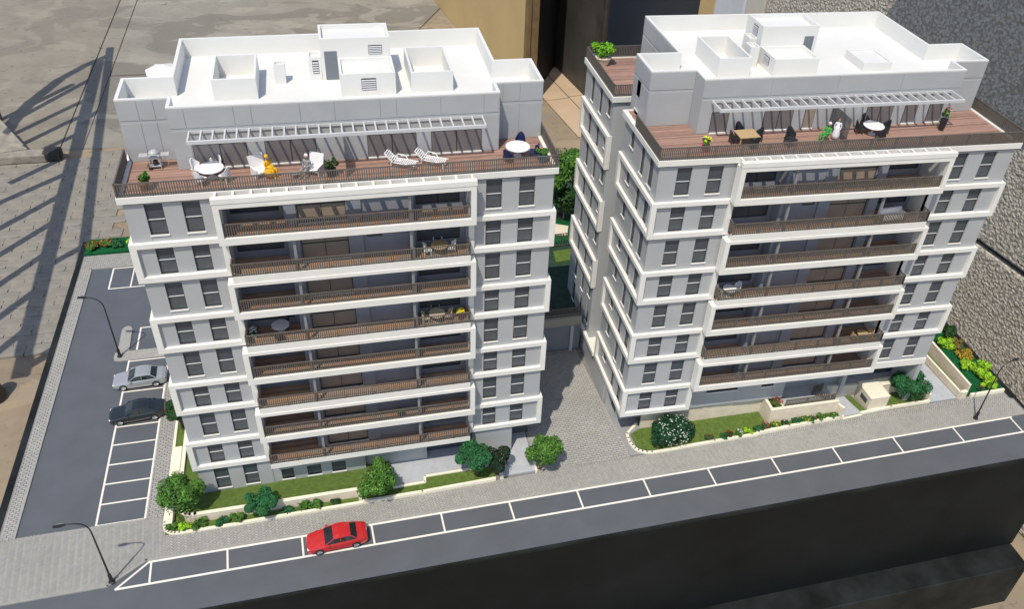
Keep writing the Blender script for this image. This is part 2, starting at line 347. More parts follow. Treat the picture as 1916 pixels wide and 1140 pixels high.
MB().lathe(0, 0, [(1.9, 0), (2.0, .4), (1.6, 2.6), (1.2, 5)], 16).build('foot', BMET, t, smooth=False)

# ------------------------------------------------------------------ plinth
PL = empty('model_plinth', (17.4, 63.6, -13.8), 0, 'large black painted plinth box that carries the two scale model buildings', 'plinth')
TP = lambda x, y, z: (x - 17.4, y - 63.6, z + 13.8)
MB(TP).box(-27.9, 62.7, 39.05, 88.3, -13.8, -.06).build('plinth_box', BLACK, PL, bevel=.06)
MB(TP).box(-27.95, 62.75, 38.98, 39.2, -.30, -.02).build('edge_strip', BLACKT, PL)
ST = empty('black_table', (17, 62, GZ), 0, 'black scuffed table that the plinth stands on, seen below its front edge', 'table')
TS = lambda x, y, z: (x - 17, y - 62, z - GZ)
MB(TS).box(-32, 62.6, 36.4, 92, -20.1, -13.82).build('table_top', BLACKT, ST, bevel=.15)
for x, y in ((-28, 41), (56, 48), (-28, 88), (56, 88)): MB(TS).box(x - 2, x + 2, y - 2, y + 2, GZ, -20.1).build('leg', BLACKT, ST)

# ------------------------------------------------------------------ model ground
z_as = 0.0
ro = MB().prism([(-27.3, 39.15), (62.2, 39.25), (62.2, 44.1), (-27.3, 44.1)], -.05, z_as); tag(ro.build('road', ASPH), kind='structure')
pk = MB().prism([(-26.5, 47.5), (-13.2, 47.5), (-13.2, 83), (-26.5, 83)], -.05, z_as); tag(pk.build('parking_lot', ASPH), kind='structure')
bs = MB().prism([(-27.4, 44.11), (62.2, 44.11), (62.2, 47.49), (-27.4, 47.49)], -.05, .0)
bs.prism([(-13.19, 47.5), (62.2, 47.5), (62.2, 88.2), (-13.19, 88.2)], -.05, 0.0)
bs.prism([(-27.5, 83.01), (-13.2, 83.01), (-13.2, 88.2), (-27.5, 88.2)], -.05, 0.0)
bs.prism([(-27.5, 47.5), (-26.51, 47.5), (-26.51, 83), (-27.5, 83)], -.05, 0.0)
tag(bs.build('base_ground', JOINT), kind='structure')
# pavements of small bricks (herringbone), clipped to their outline
def bricks(regions, name, ang, bw=.18, bl=.36, zt=.085, mode='herring'):
    b = MB(); g = .02; ca, sa = math.cos(ang), math.sin(ang)
    for Q in regions:
        xs = [p[0] for p in Q]; ys = [p[1] for p in Q]; cx, cy = sum(xs) / len(Q), sum(ys) / len(Q)
        R = max(math.hypot(x - cx, y - cy) for x, y in Q) + 1
        N = int(R / bw) + 2
        cells = []
        if mode == 'herring':
            for i in range(-N, N):
                for j in range(-N, N):
                    k = (i - j) % 4
                    if k == 0: cells.append((i * bw, j * bw, 2 * bw, bw))
                    elif k == 3: cells.append((i * bw, j * bw, bw, 2 * bw)) if (i - j) % 4 == 3 else None
        else:
            for i in range(-N, N):
                for j in range(-N, N): cells.append((i * bl + (bl / 2 if j % 2 else 0), j * bw, bl, bw))
        for x, y, wx, wy in cells:
            if abs(x) > R or abs(y) > R: continue
            P = [(x + g, y + g), (x + wx - g, y + g), (x + wx - g, y + wy - g), (x + g, y + wy - g)]
            P = [(cx + px * ca - py * sa, cy + px * sa + py * ca) for px, py in P]
            if max(p[0] for p in P) < min(xs) or min(p[0] for p in P) > max(xs) or max(p[1] for p in P) < min(ys) or min(p[1] for p in P) > max(ys): continue
            P = clip(P, Q)
            if not P: continue
            tn = random.choice((.92, .96, 1, 1.04)); b.t = (tn, tn * random.uniform(.97, 1), tn * random.uniform(.93, 1))
            n = len(P); z1 = zt + random.uniform(-.006, .006)
            b.add([(px, py, z1) for px, py in P] + [(px, py, .02) for px, py in P], [tuple(range(n))] + [(i + n, (i + 1) % n + n, (i + 1) % n, i) for i in range(n)])
    return b
pavs = MB().prism([(-27.3, 42.25), (-18.9, 42.3), (-16.5, 44.0), (62, 44.05), (62, 46.3), (-15, 46.3), (-15.2, 47.8), (-27.3, 47.8)], 0.0, .03)
PVM = pavs.build('pavement', KERB); tag(PVM, kind='structure')
A4 = PI / 4
bk = bricks([[(-27.2, 42.4), (-18.95, 42.45), (-16.6, 44.15), (-16.6, 48.0), (-27.2, 48.0)], [(-16.6, 44.15), (-15.6, 44.15), (-15.6, 48), (-16.6, 48)],
             [(-15.6, 44.15), (24, 44.15), (24, 46.4), (-15.6, 46.0)], [(24, 44.15), (61.0, 44.15), (61.8, 47.2), (24, 46.6)]], 'b', A4 + .1, .18)
bk.build('brick', BRICK, PVM, stuff=True)
bk = bricks([[(-27.2, 48.0), (-26.25, 48.0), (-26.25, 85.2), (-27.2, 85.2)], [(-26.25, 82.7), (-14, 82.7), (-14, 85.2), (-26.25, 85.2)],
             [(-16.95, 48.0), (-15.75, 48.0), (-15.75, 67.2), (-16.95, 67.2)], [(-21.7, 67.3), (-15, 67.3), (-15, 68.5), (-21.7, 68.5)]], 'b', 0.02, .2, .42, mode='run')
bk.build('brick', BRICK, PVM, stuff=True)
bk = bricks([[(14, 46.32), (22.4, 46.41), (21.4, 61.0), (14.0, 61.0)]], 'b', .0, .24, .46, mode='run')
bk.build('brick', BRICK, PVM, stuff=True)
# kerbs
kb = MB()
def kline(b, pts, wd, z0, z1):
    for (ax, ay), (bx, by) in zip(pts[:-1], pts[1:]):
        dx, dy = bx - ax, by - ay; l = math.hypot(dx, dy); ux, uy = dx / l, dy / l; nx, ny = -uy * wd / 2, ux * wd / 2; e = wd * .35
        b.prism([(ax - ux * e + nx, ay - uy * e + ny), (bx + ux * e + nx, by + uy * e + ny), (bx + ux * e - nx, by + uy * e - ny), (ax - ux * e - nx, ay - uy * e - ny)], z0, z1)
kline(kb, [(-27.3, 42.3), (-18.95, 42.35), (-16.55, 44.05), (61.1, 44.1)], .16, .0, .12)
kline(kb, [(-26.2, 47.9), (-26.2, 82.7), (-21.9, 82.75), (-13.4, 82.75)], .14, .0, .11)
kline(kb, [(-26.2, 47.86), (-17.0, 47.86)], .12, 0, .108); kline(kb, [(-16.95, 47.9), (-16.95, 67.2)], .12, .0, .106)
kb.build('kerb', KERB, PVM)
isl = MB(); pts = [(-22.0, 67.8), (-21.9, 67.3), (-21.5, 67.15), (-15, 67.2), (-15, 68.55), (-20.75, 68.6), (-20.85, 71.8), (-21.0, 72.2), (-21.4, 72.35), (-21.65, 72.2), (-21.8, 71.8), (-21.75, 68.9), (-21.95, 68.4)]
isl.prism([(-22.0, 67.8), (-21.9, 67.3), (-21.5, 67.15), (-15, 67.2), (-15, 68.55), (-21.95, 68.4)], 0.004, .07)
isl.prism([(-21.75, 68.42), (-20.75, 68.56), (-20.85, 71.8), (-21.0, 72.15), (-21.3, 72.3), (-21.6, 72.15), (-21.8, 71.8)], .004, .10)
isl.build('island', KERB, PVM)
# painted lines: one object per line
def line(a, b, wd=.15, name='parking_line', z=.012):
    q = MB(); kline(q, [a, b], wd, 0.002, z); o = q.build(name, LINE, RL); return o
RL = empty('road_markings', (0, 0, 0)); tag(RL, kind='structure')
line((-16.35, 43.88), (60.2, 43.95), .17, z=.016); line((-18.4, 41.98), (60.2, 42.05), .17, z=.014); line((-18.4, 42.0), (-16.4, 43.86), .15, z=.012)
seps = [(-16.2, -16.15), (-10.85, -10.75), (-5.4, -5.3), (-.1, 0.0), (5.4, 5.46), (11.0, 11.08), (16.8, 16.84), (22.7, 22.75), (28.65, 28.7), (34.75, 34.8), (40.87, 40.88), (47.13, 47.13), (53.58, 53.6), (60.05, 60.05)]
for a, b in seps: line((a, 43.85), (b, 42.1), .14)
line((-20.6, 47.95), (-20.6, 67.1), .15, z=.014); line((-17.1, 47.98), (-17.1, 67.1), .15, z=.014)
for y in (48.05, 50.1, 52.15, 54.2, 56.4, 58.5, 62.85, 67.02): line((-20.55, y), (-17.15, y), .13)
line((-24.0, 82.5), (-16, 82.5), .13); line((-24.0, 78.9), (-24.0, 82.5), .15, z=.014); line((-23.95, 78.9), (-16, 78.85), .13); line((-21.92, 79), (-21.92, 82.4), .13)
line((-20.1, 71.9), (-20.1, 68.65), .15, z=.014); line((-20.1, 71.9), (-15, 71.9), .13)

# ------------------------------------------------------------------ foliage
def leafcloud(b, c, rad, n, size, tones, lump=5, flat=.0, seed=None, inner=.35):
    rnd = random.Random(seed if seed is not None else random.random())
    cx, cy, cz = c; rx, ry, rz = rad
    lumps = []
    for k in range(lump):
        a = rnd.uniform(0, 2 * PI); e = rnd.uniform(-.5, 1.0)
        r = rnd.uniform(.5, .88); lumps.append((cx + rx * r * math.cos(a) * math.cos(e), cy + ry * r * math.sin(a) * math.cos(e), cz + rz * r * math.sin(e) * .9, rnd.uniform(.28, .46)))
    lumps.append((cx, cy, cz, .55))
    for i in range(n):
        lx, ly, lz, lr = lumps[rnd.randrange(len(lumps))] if rnd.random() > .08 else (cx, cy, cz, .8)
        v = Vector((rnd.gauss(0, 1), rnd.gauss(0, 1), rnd.gauss(0, 1))).normalized(); r = lr * (inner + (1 - inner) * rnd.random() ** .45)
        p = Vector((lx + v.x * rx * r, ly + v.y * ry * r, lz + v.z * rz * r))
        if p.z < cz - rz * (1 - flat): p.z = cz - rz * (1 - flat) + rnd.random() * .05
        nrm = (v + Vector((rnd.uniform(-.8, .8), rnd.uniform(-.8, .8), rnd.uniform(-.3, .9)))).normalized()
        a = nrm.orthogonal().normalized(); q = nrm.cross(a); an = rnd.uniform(0, PI)
        a, q = a * math.cos(an) + q * math.sin(an), q * math.cos(an) - a * math.sin(an)
        s = size * rnd.uniform(.6, 1.35); t = rnd.choice(tones); k = rnd.uniform(.75, 1.2); b.t = (t[0] * k, t[1] * k, t[2] * k)
        b.add([p - a * s, p - q * s * .55 + nrm * s * .1, p + a * s, p + q * s * .55 + nrm * s * .1], [(0, 1, 2, 3)])
G1 = [(.06, .165, .025), (.085, .21, .035), (.045, .125, .022), (.12, .26, .04)]
G2 = [(.025, .13, .045), (.04, .175, .06), (.018, .09, .03)]
G3 = [(.025, .075, .02), (.04, .10, .03), (.02, .055, .015)]
GY = [(.30, .56, .03), (.21, .45, .02), (.38, .62, .04)]
def tree(x, y, z, h, r, tones, label, lean=(0, 0), n=5200, extra=None, size=.105, rz=None, group='trees in the model garden', lump=9):
    t = empty('tree', (x, y, z), 0, label, 'tree', group)
    tk = MB(); top = (lean[0], lean[1], h * .62); rz = rz or r * .95
    tk.tube([(0, 0, -.05), (lean[0] * .3, lean[1] * .3, h * .25), (lean[0] * .7, lean[1] * .7, h * .5), top], [.13, .1, .08, .04], 7)
    for k in range(6):
        a = k * 1.05 + x; e = (lean[0] + r * .7 * math.cos(a), lean[1] + r * .7 * math.sin(a), h - rz + rz * .5 * math.sin(k * 2.1))
        s0 = (lean[0] * .6, lean[1] * .6, h * .38); md = tuple((s0[i] + e[i]) / 2 + (.1 if i == 2 else 0) for i in range(3)); tk.tube([s0, md, e], [.05, .035, .015], 5)
    tk.build('trunk', TRUNK, t)
    b = MB(); leafcloud(b, (lean[0], lean[1], h - rz), (r * 1.08, r * 1.08, rz * 1.05), int(n * 1.45), size, tones, lump, seed=int(abs(x * 100)) + 3)
    if extra: extra(b, lean, h, r, rz)
    b.build('crown', LEAF, t); return t
def shrub(x, y, z, r, h, tones, label, n=500, size=.09, flowers=None, name='shrub', cat='shrub', group=None, lump=5):
    b = MB(lambda a, c, d: (a - x, c - y, d - z)); leafcloud(b, (x, y, z + h * .45), (r, r, h * .55), n, size, tones, lump, flat=.15, seed=int(abs(x * 131 + y * 17)))
    t = empty(name, (x, y, z), 0, label, cat, group)
    if flowers:
        rnd = random.Random(int(x * 10)); f = MB(lambda a, c, d: (a - x, c - y, d - z))
        for k in range(flowers[1]):
            a = rnd.uniform(0, 2 * PI); e = rnd.uniform(.15, 1.35); p = (x + r * .95 * math.cos(a) * math.cos(e), y + r * .95 * math.sin(a) * math.cos(e), z + h * .5 + h * .5 * math.sin(e)); s = flowers[2] * rnd.uniform(.7, 1.3)
            for j in range(3):
                w_ = Vector((rnd.uniform(-1, 1), rnd.uniform(-1, 1), rnd.uniform(0, 1))).normalized(); a1 = w_.orthogonal().normalized() * s; a2 = w_.cross(a1)
                P = Vector(p) + w_ * s * .6; k_ = rnd.uniform(.8, 1.1); f.t = tuple(q * k_ for q in flowers[0]); f.add([P - a1, P - a2, P + a1, P + a2], [(0, 1, 2, 3)])
        f.build('flower', LEAF, t, stuff=True)
    b.build('foliage', LEAF, t, stuff=True)
    s = MB()
    for k in range(4): a = k * 1.6; s.tube([(0, 0, -.03), (math.cos(a) * r * .35, math.sin(a) * r * .35, h * .6)], [.03, .012], 5)
    s.build('stem', TRUNK, t); return t

# ------------------------------------------------------------------ buildings
_wc = {}
def window_meshes(w_, h_, two=True, tr=.5, glass=None, cols=1):
    """meshes of a window facing -y, origin at lower left front; cached"""
    key = (round(w_, 2), round(h_, 2), two, tr, glass.name if glass else '', cols)
    if key in _wc: return _wc[key]
    f = MB(); r = .13; fr = .045
    f.box(0, fr, r - .02, r + .06, 0, h_); f.box(w_ - fr, w_, r - .02, r + .06, 0, h_); f.box(fr, w_ - fr, r - .02, r + .06, 0, fr); f.box(fr, w_ - fr, r - .02, r + .06, h_ - fr, h_)
    frame = f.mesh('window', FRAME)
    tb = None
    if two:
        q = MB(); q.box(fr, w_ - fr, r - .05, r + .03, h_ * tr - .022, h_ * tr + .022); tb = q.mesh('transom', LGREY if glass is None else FRAME)
    s = MB(); s.box(-.04, w_ + .04, -.07, r - .02, -.09, 0.0); sill = s.mesh('sill', WHITE)
    ps = []
    for i in range(cols):
        a, b_ = fr + (w_ - 2 * fr) * i / cols + (.02 if i else 0), fr + (w_ - 2 * fr) * (i + 1) / cols - (.02 if i < cols - 1 else 0)
        if two:
            p1 = MB(); p1.box(a, b_, r + .01, r + .04, h_ * tr + .03, h_ - fr); p2 = MB(); p2.box(a, b_, r + .03, r + .06, fr, h_ * tr - .03)
            ps += [p1.mesh('pane', glass or GLASS), p2.mesh('pane', glass or GLASS2)]
        else:
            p1 = MB(); p1.box(a, b_, r + .01, r + .04, fr, h_ - fr); ps.append(p1.mesh('pane', glass or GLASS))
    _wc[key] = (frame, tb, sill, ps); return _wc[key]
def wallgrid(b, a0, a1, z0, z1, ops, front, thick, axis='u', proud=0.):
    """solid wall from a0..a1 with openings [(a,b,z,z)], split into vertical panels"""
    E_ = sorted({a0, a1} | {o[0] for o in ops} | {o[1] for o in ops}); g = .012
    def bx(p, q, c, d, off=0.):
        if d - c < .01: return
        if axis == 'u': b.box(p, q, front + off, front + thick, c, d)
        else: b.box(front + off, front + thick, p, q, c, d)
    for p, q in zip(E_[:-1], E_[1:]):
        o = [x for x in ops if x[0] <= p + 1e-6 and x[1] >= q - 1e-6]
        if not o: bx(p, q, z0, z1)
        else:
            o = o[0]; bx(p + g * 0, q, z0, o[2], .02); bx(p, q, o[3], z1, .02)
class Bld:
    pass
def make_building(name, label, X0, Y0, slf, W, c0, c1, wl, wr, mirror, lo_l, lo_c, lo_r, side_l, H):
    R = empty(name, (X0, Y0, 0), 0, label, 'scale model building', 'model apartment buildings')
    T = lambda u, v, z: (u, v + slf(v) * u, z)
    NB = lambda: MB(T)
    def place(meshes, u, v, z, side=False, sill=True):
        fr, tb, sl_, ps = meshes; rz = math.atan(slf(v)) if not side else -PI / 2
        o = inst(fr, 'window', T(u, v, z), rz, R)
        if tb: inst(tb, 'transom', (0, 0, 0), 0, o)
        if sill: inst(sl_, 'sill', (0, 0, 0), 0, o)
        for p in ps: inst(p, 'pane', (0, 0, 0), 0, o)
        return o
    cs = (c1 - c0) / 16.45
    def C(c): return c1 - c * cs if mirror else c0 + c * cs
    def cu(a, b): a, b = C(a), C(b); return (min(a, b), max(a, b))
    D = 18.4
    # ---- wings
    for side, (ua, ub), wins, lo in (('l', (0, c0 + .3), wl, lo_l), ('r', (c1 - .3, W), wr, lo_r)):
        for k in range(8, lo - 1, -1):
            zb, zt = Z(k), Z(k + 1)
            framed = k % 2 == 1
            if framed: z0, z1, zw = zb + .38, zt - .40, .42
            else: z0, z1, zw = (zb - .02 if k else .1), zt - .05 - (.25 if k == 8 else 0), .45
            b = NB(); ops = [(a, c, zb + zw, min(z1, zb + 2.72)) for a, c in wins]
            wallgrid(b, ua + .02, ub - .02, z0, z1, ops, 0, .3)
            b.build('wall', GREY, R)
            for a, c in wins: place(window_meshes(c - a, min(z1, zb + 2.72) - zb - zw, True, .48), a, 0, zb + zw)
            if framed:
                q = NB(); pl, pr = (-.24, .0) if side == 'l' else (.0, .24)
                fa, fb = (ua + pl, c0 + .42) if side == 'l' else (c1 - .42, ub + pr)
                zA, zB = zb - .04, zt - .04
                q.box(fa, fb, -.25, .06, zA, zA + .42); q.box(fa, fb, -.25, .06, zB - .38, zB)
                q.box(fa, fa + .42, -.249, .06, zA + .42, zB - .38); q.box(fb - .4, fb, -.249, .06, zA + .42, zB - .38)
                # return along the outer side
                x0, x1 = (ua - .24, ua + .02) if side == 'l' else (ub - .02, ub + .24)
                q.box(x0, x1, .06, 7.85, zA, zA + .42); q.box(x0, x1, .06, 7.85, zB - .38, zB); q.box(x0, x1, 7.45, 7.85, zA + .42, zB - .38)
                q.build('facade_frame', WHITE, R, bevel=.015)
        # outer side wall
        for k in range(8, lo - 1, -1):
            zb, zt = Z(k), Z(k + 1); framed = k % 2 == 1
            ops = []
            if side == 'l' and side_l:
                for a, c, zz, hh in ((1.1, 2.0, .42, 2.25), (3.0, 3.75, .42, 2.25), (5.4, 6.2, 1.35, 1.3)):
                    ops.append((a, c, zb + zz, min(zb + zz + hh, zt - .45)))
            b = NB()
            if side == 'l': wallgrid(b, .32, 7.7, zb, zt, ops, 0.03, .3, 'v')
            else: b.box(W - .3, W - .03, .32, 7.7, zb, zt)
            b.build('side_wall', GREY, R)
            for a, c, p, q_ in ops: place(window_meshes(c - a, q_ - p, False), 0.03, c, p, side=True)
    # ---- core masses behind the fronts
    for bb in ((.35, c0 + .28, .34, 7.68, Z(lo_l) + .01, 28.0), (c1 - .28, W - .35, .34, 7.68, Z(lo_r) + .01, 28.0), (c0 + .29, c1 - .29, 2.12, 16.0, .1, 28.0),
               (1.7, c0 + .28, 7.69, 16.0, .1, 28.0), (c1 - .28, W - 1.7, 7.69, 16.0, .1, 28.0)):
        b = NB(); b.box(*bb); b.build('core', GREY, R)
    # ---- central balconies
    for k in range(8, lo_c - 1, -1):
        zb, zt = Z(k), Z(k + 1); boxed = k % 2 == 0; f = zb + .1
        s = NB(); s.box(c0 + .4, c1 - .4, -.74, 2.1, zb - .1, zb + .06); s.build('floor_slab', LGREY, R)
        dk = NB(); dk.box(c0 + .41, c1 - .41, -.9, 2.09, zb + .061, f); dk.build('deck', BDECK, R)
        q = NB()
        if boxed:
            q.box(c0, c1, -1.1, -.75, zb - .12, zb + .42)
            if k == 8:
                q.box(c0, c1, -1.10, -.75, zt - .42, zt - .06); q.box(c0 - .03, c1 + .03, -1.14, -.72, zt - .05, 28.3)
            else: q.box(c0, c1, -1.1, -.75, zt - .42, zt - .13)
            q.box(c0, c0 + .38, -1.099, -.75, zb + .42, zt - .42); q.box(c1 - .38, c1, -1.099, -.75, zb + .42, zt - .42)
            q.box(c0 + .01, c0 + .3, -.75, -.26, zb - .11, zt - .14); q.box(c1 - .3, c1 - .01, -.75, -.26, zb - .11, zt - .14)
            if k != 8: q.box(c0 + .3, c1 - .3, -.74, -.2, zt - .3, zt - .14)
        else:
            q.box(c0 + .38, c1 - .38, -1.05, -.75, zb - .118, zb + .42)
        q.build('facade_frame' if boxed else 'slab_edge', WHITE, R, bevel=.015)
        # side walls of the bay
        for xa in (c0 + .305, c1 - .42): sw = NB(); sw.box(xa, xa + .115, -.25, 2.1, zb + .07, zt - .12); sw.build('bay_side_wall', LGREY if boxed else WHITE, R)
        # back walls
        bw = NB(); top = zt - .11
        a, b_ = cu(.4, 4.05); w0, w1 = cu(.65, 3.7)
        wallgrid(bw, a, b_, f, top, [(w0, w1, f + .55, f + 2.25)], 1.45, .25)
        place(window_meshes(w1 - w0, 1.7, False, cols=2), w0, 1.45, f + .55, sill=False)
        a, b_ = cu(4.05, 4.8); bw.box(a, b_, .35, 2.1, f, top)
        a, b_ = cu(4.82, 8.0)
        if k != 8 or True:
            wallgrid(bw, a, b_, f, top, [(a + .04, b_ - .04, f + .1, top - .1)], .42, .3)
            place(window_meshes(b_ - a - .08, top - f - .2, True, .5, TAN, 2), a + .04, .42, f + .1)
        a, b_ = cu(8.0, 8.95); bw.box(a, b_, .35, 2.1, f, top)
        a, b_ = cu(8.95, 12.1); w0, w1 = cu(9.2, 10.2)
        wallgrid(bw, a, b_, f, top, [(w0, w1, f + 1.55, f + 2.2)], .5, .3)
        place(window_meshes(w1 - w0, .65, False, glass=TAN), w0, .5, f + 1.55, sill=False)
        a, b_ = cu(12.1, 12.35); bw.box(a, b_, -.2, 2.1, f, top)
        a, b_ = cu(12.35, 16.05); w0, w1 = cu(12.6, 15.6)
        wallgrid(bw, a, b_, f, top, [(w0, w1, f + .55, f + 2.15)], .85, .3)
        place(window_meshes(w1 - w0, 1.6, False, cols=2), w0, .85, f + .55, sill=False)
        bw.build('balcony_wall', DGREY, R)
        for c in ((4.5, 12.05) if k < 8 else (12.05,)):
            u = C(c); p = NB(); p.box(u - .09, u + .09, -.86, -.7, zb + .06, zt - .13); p.build('post', COLM, R)
        vr = -.9 if boxed else -1.0
        rail(R, T, [(c0 + .42, vr), (c1 - .42, vr)] if boxed else [(c0 + .42, -.3), (c0 + .42, vr), (c1 - .42, vr), (c1 - .42, -.3)], zb + .42, .98)
    # pergola bars of the top frame
    n = int(round((c1 - c0 - .5) / 1.075))
    for i in range(n + 1):
        u = c0 + .22 + i * (c1 - c0 - .44) / n; q = NB(); q.box(u - .085, u + .085, -.72, -.22, 27.75, 28.285); q.build('pergola_bar', WHITE, R)
    # ---- terrace slab edge + deck
    q = NB(); o = .22
    q.box(-o, W + o, -.215, .15, 27.83, 28.3); q.box(-o, .15, .15, 8.0, 27.83, 28.3); q.box(W - .15, W + o, .15, 8.0, 27.83, 28.3)
    q.box(.15, 1.9, 7.85, 8.0, 27.83, 28.3)
    q.build('terrace_edge', WHITE, R, bevel=.015)
    dk = NB(); dk.box(.16, W - .16, .16, 7.84, 28.05, 28.2); dk.box(1.7, W - 1.7, 7.85, 17.8, 28.05, 28.2); dk.build('terrace_deck', DECK, R)
    return R, T, NB, place, C
def rail(R, T, path, z, h, pitch=.145, name='railing'):
    b = MB(T); g = MB(T)
    for (ax, ay), (bx, by) in zip(path[:-1], path[1:]):
        l = math.hypot(bx - ax, by - ay); dx, dy = (bx - ax) / l, (by - ay) / l
        for zz, t in ((z + h, .06), (z + .09, .045)):
            n = .042
            b.prism([(ax - dx * n - dy * n, ay - dy * n + dx * n), (bx + dx * n - dy * n, by + dy * n + dx * n), (bx + dx * n + dy * n, by + dy * n - dx * n), (ax - dx * n + dy * n, ay - dy * n - dx * n)], zz - t, zz)
        m_ = max(1, int(l / pitch))
        for i in range(m_ + 1):
            x, y = ax + dx * l * i / m_, ay + dy * l * i / m_; r = .034 if i % 14 else .045
            o = len(g.v); g.v += [(x - r, y - r, z), (x + r, y - r, z), (x + r, y + r, z), (x - r, y + r, z), (x - r, y - r, z + h - .03), (x + r, y - r, z + h - .03), (x + r, y + r, z + h - .03), (x - r, y + r, z + h - .03)]
            g.f += [(o, o + 1, o + 5, o + 4), (o + 1, o + 2, o + 6, o + 5), (o + 2, o + 3, o + 7, o + 6), (o + 3, o, o + 4, o + 7)]; g.c += [None] * 4
    r = b.build(name, RAIL, R)
    g.build('baluster', RAIL, r, stuff=True)
    return r
def offset_poly(P, d):
    n = len(P); out = []
    a = sum(P[i][0] * P[(i + 1) % n][1] - P[(i + 1) % n][0] * P[i][1] for i in range(n)); sg = 1 if a > 0 else -1
    for i in range(n):
        p, q, r = P[i - 1], P[i], P[(i + 1) % n]
        e1 = Vector((q[0] - p[0], q[1] - p[1])).normalized(); e2 = Vector((r[0] - q[0], r[1] - q[1])).normalized()
        n1 = Vector((-e1.y, e1.x)) * sg; n2 = Vector((-e2.y, e2.x)) * sg
        m_ = (n1 + n2); m_ = m_ / m_.dot(n1)
        out.append((q[0] + m_.x * d, q[1] + m_.y * d))
    return out
def penthouse(R, T, NB, P, zr, zt, wt=.2):
    b = NB(); b.prism(P, 28.2, zr - .02); I = offset_poly(P, wt); n = len(P)
    # outer skin up to the parapet top in grey
    b.add([(x, y, zr - .02) for x, y in P] + [(x, y, zt - .1) for x, y in P] + [(x, y, zt - .1) for x, y in offset_poly(P, .05)] + [(x, y, zr - .02) for x, y in offset_poly(P, .05)],
          [(i, (i + 1) % n, n + (i + 1) % n, n + i) for i in range(n)] + [(n + i, n + (i + 1) % n, 2 * n + (i + 1) % n, 2 * n + i) for i in range(n)])
    b.build('penthouse_wall', GREY, R)
    c = NB(); P5 = offset_poly(P, .052)
    c.add([(x, y, zr - .01) for x, y in I] + [(x, y, zt) for x, y in I] + [(x, y, zt) for x, y in offset_poly(P, -.012)] + [(x, y, zt - .1) for x, y in offset_poly(P, -.012)] + [(x, y, zt - .1) for x, y in P5] + [(x, y, zr - .01) for x, y in P5],
          [(k * n + (i + 1) % n, k * n + i, (k + 1) * n + i, (k + 1) * n + (i + 1) % n)[::-1] for k in range(5) for i in range(n)])
    c.build('parapet', ROOFW, R)
    r = NB(); r.prism(offset_poly(P, .051), zr - .019, zr); r.build('roof', ROOFW, R)
def hollow(NB, R, u0, u1, v0, v1, z0, z1, depth=None, wt=.16, name='roof_box', hole=True):
    b = NB(); zf = z0 + .03 if depth is None else z1 - depth
    b.box(u0, u1, v0, v0 + wt, z0, z1); b.box(u0, u1, v1 - wt, v1, z0, z1); b.box(u0, u0 + wt, v0 + wt, v1 - wt, z0, z1); b.box(u1 - wt, u1, v0 + wt, v1 - wt, z0, z1)
    b.box(u0 + wt, u1 - wt, v0 + wt, v1 - wt, z0, zf)
    return b.build(name, ROOFW, R, bevel=.012)
def vent(parent, T, u, v, z, w_, h_, side=False):
    n = 5; loc = T(u, v, z); rz = -PI / 2 if side else 0
    b = MB(); b.box(0, w_, -.004, .02, 0, h_); o = b.build('vent', FRAME, parent); o.location = loc; o.rotation_euler = (0, 0, rz)
    s = MB(); sh = h_ / (n + .5); s.add([(0.02, -.05, 0), (w_ - .02, -.05, 0), (w_ - .02, -.006, sh * .5), (.02, -.006, sh * .5)], [(0, 1, 2, 3)]); me = s.mesh('vent_slat', LGREY)
    for i in range(n): inst(me, 'vent_slat', (0, 0, sh * (i + .35)), 0, o)
def panels(NB, R, axis, front, a0, a1, zs, joints, th=.03, ops=()):
    E_ = [a0] + list(joints) + [a1]; g = .02
    for p, q in zip(E_[:-1], E_[1:]):
        for z0, z1 in zs:
            if any(not (q <= o[0] or p >= o[1] or z1 <= o[2] or z0 >= o[3]) for o in ops):
                b = NB(); o = [o for o in ops if not (q <= o[0] or p >= o[1] or z1 <= o[2] or z0 >= o[3])][0]
                pcs = [(p + g, o[0], z0 + g, z1 - g), (o[1], q - g, z0 + g, z1 - g), (o[0], o[1], z0 + g, o[2]), (o[0], o[1], o[3], z1 - g)]
                for A, B_, c, d in pcs:
                    if B_ - A > .01 and d - c > .01: b.box(A, B_, front - th, front - .002, c, d) if axis == 'u' else b.box(front - th, front - .002, A, B_, c, d)
            else:
                b = NB(); b.box(p + g, q - g, front - th, front - .002, z0 + g, z1 - g) if axis == 'u' else b.box(front - th, front - .002, p + g, q - g, z0 + g, z1 - g)
            b.build('panel', GREY, R)

# ================= left building
sl1 = lambda v: -.006
LB, LT, LN, Lp, LC = make_building('apartment_building_model', 'left scale model apartment block with white sun loungers on its roof terrace', -12.84, 49.25, sl1, 27.3, 5.22, 21.72,
    [(1.19, 2.26), (3.37, 4.42)], [(22.55, 23.64), (24.85, 25.95)], False, 0, 1, 1, False, 9)
PLB = [(3.12, 3.0), (23.98, 3.0), (23.98, 4.5), (27.35, 4.5), (27.35, 8.35), (24.6, 8.35), (24.6, 14.6), (3.0, 14.2), (3.0, 7.7), (.03, 7.7), (.03, 4.43), (3.12, 4.43)]
penthouse(LB, LT, LN, PLB, 31.25, 32.58)
zu = (31.12, 32.46); zl = (28.22, 30.95)
panels(LN, LB, 'u', 3.0, 3.14, 23.96, [zu], [4.1, 7.0, 8.05, 11.0, 13.15, 16.05, 17.1, 20.0, 22.9])
panels(LN, LB, 'u', 3.0, 3.14, 4.15, [zl], []); panels(LN, LB, 'u', 3.0, 22.85, 23.96, [zl], [])
panels(LN, LB, 'u', 4.43, .05, 3.1, [zu, zl], [1.25, 2.2]); panels(LN, LB, 'u', 4.5, 24.0, 27.33, [zu, zl], [24.5, 25.7])
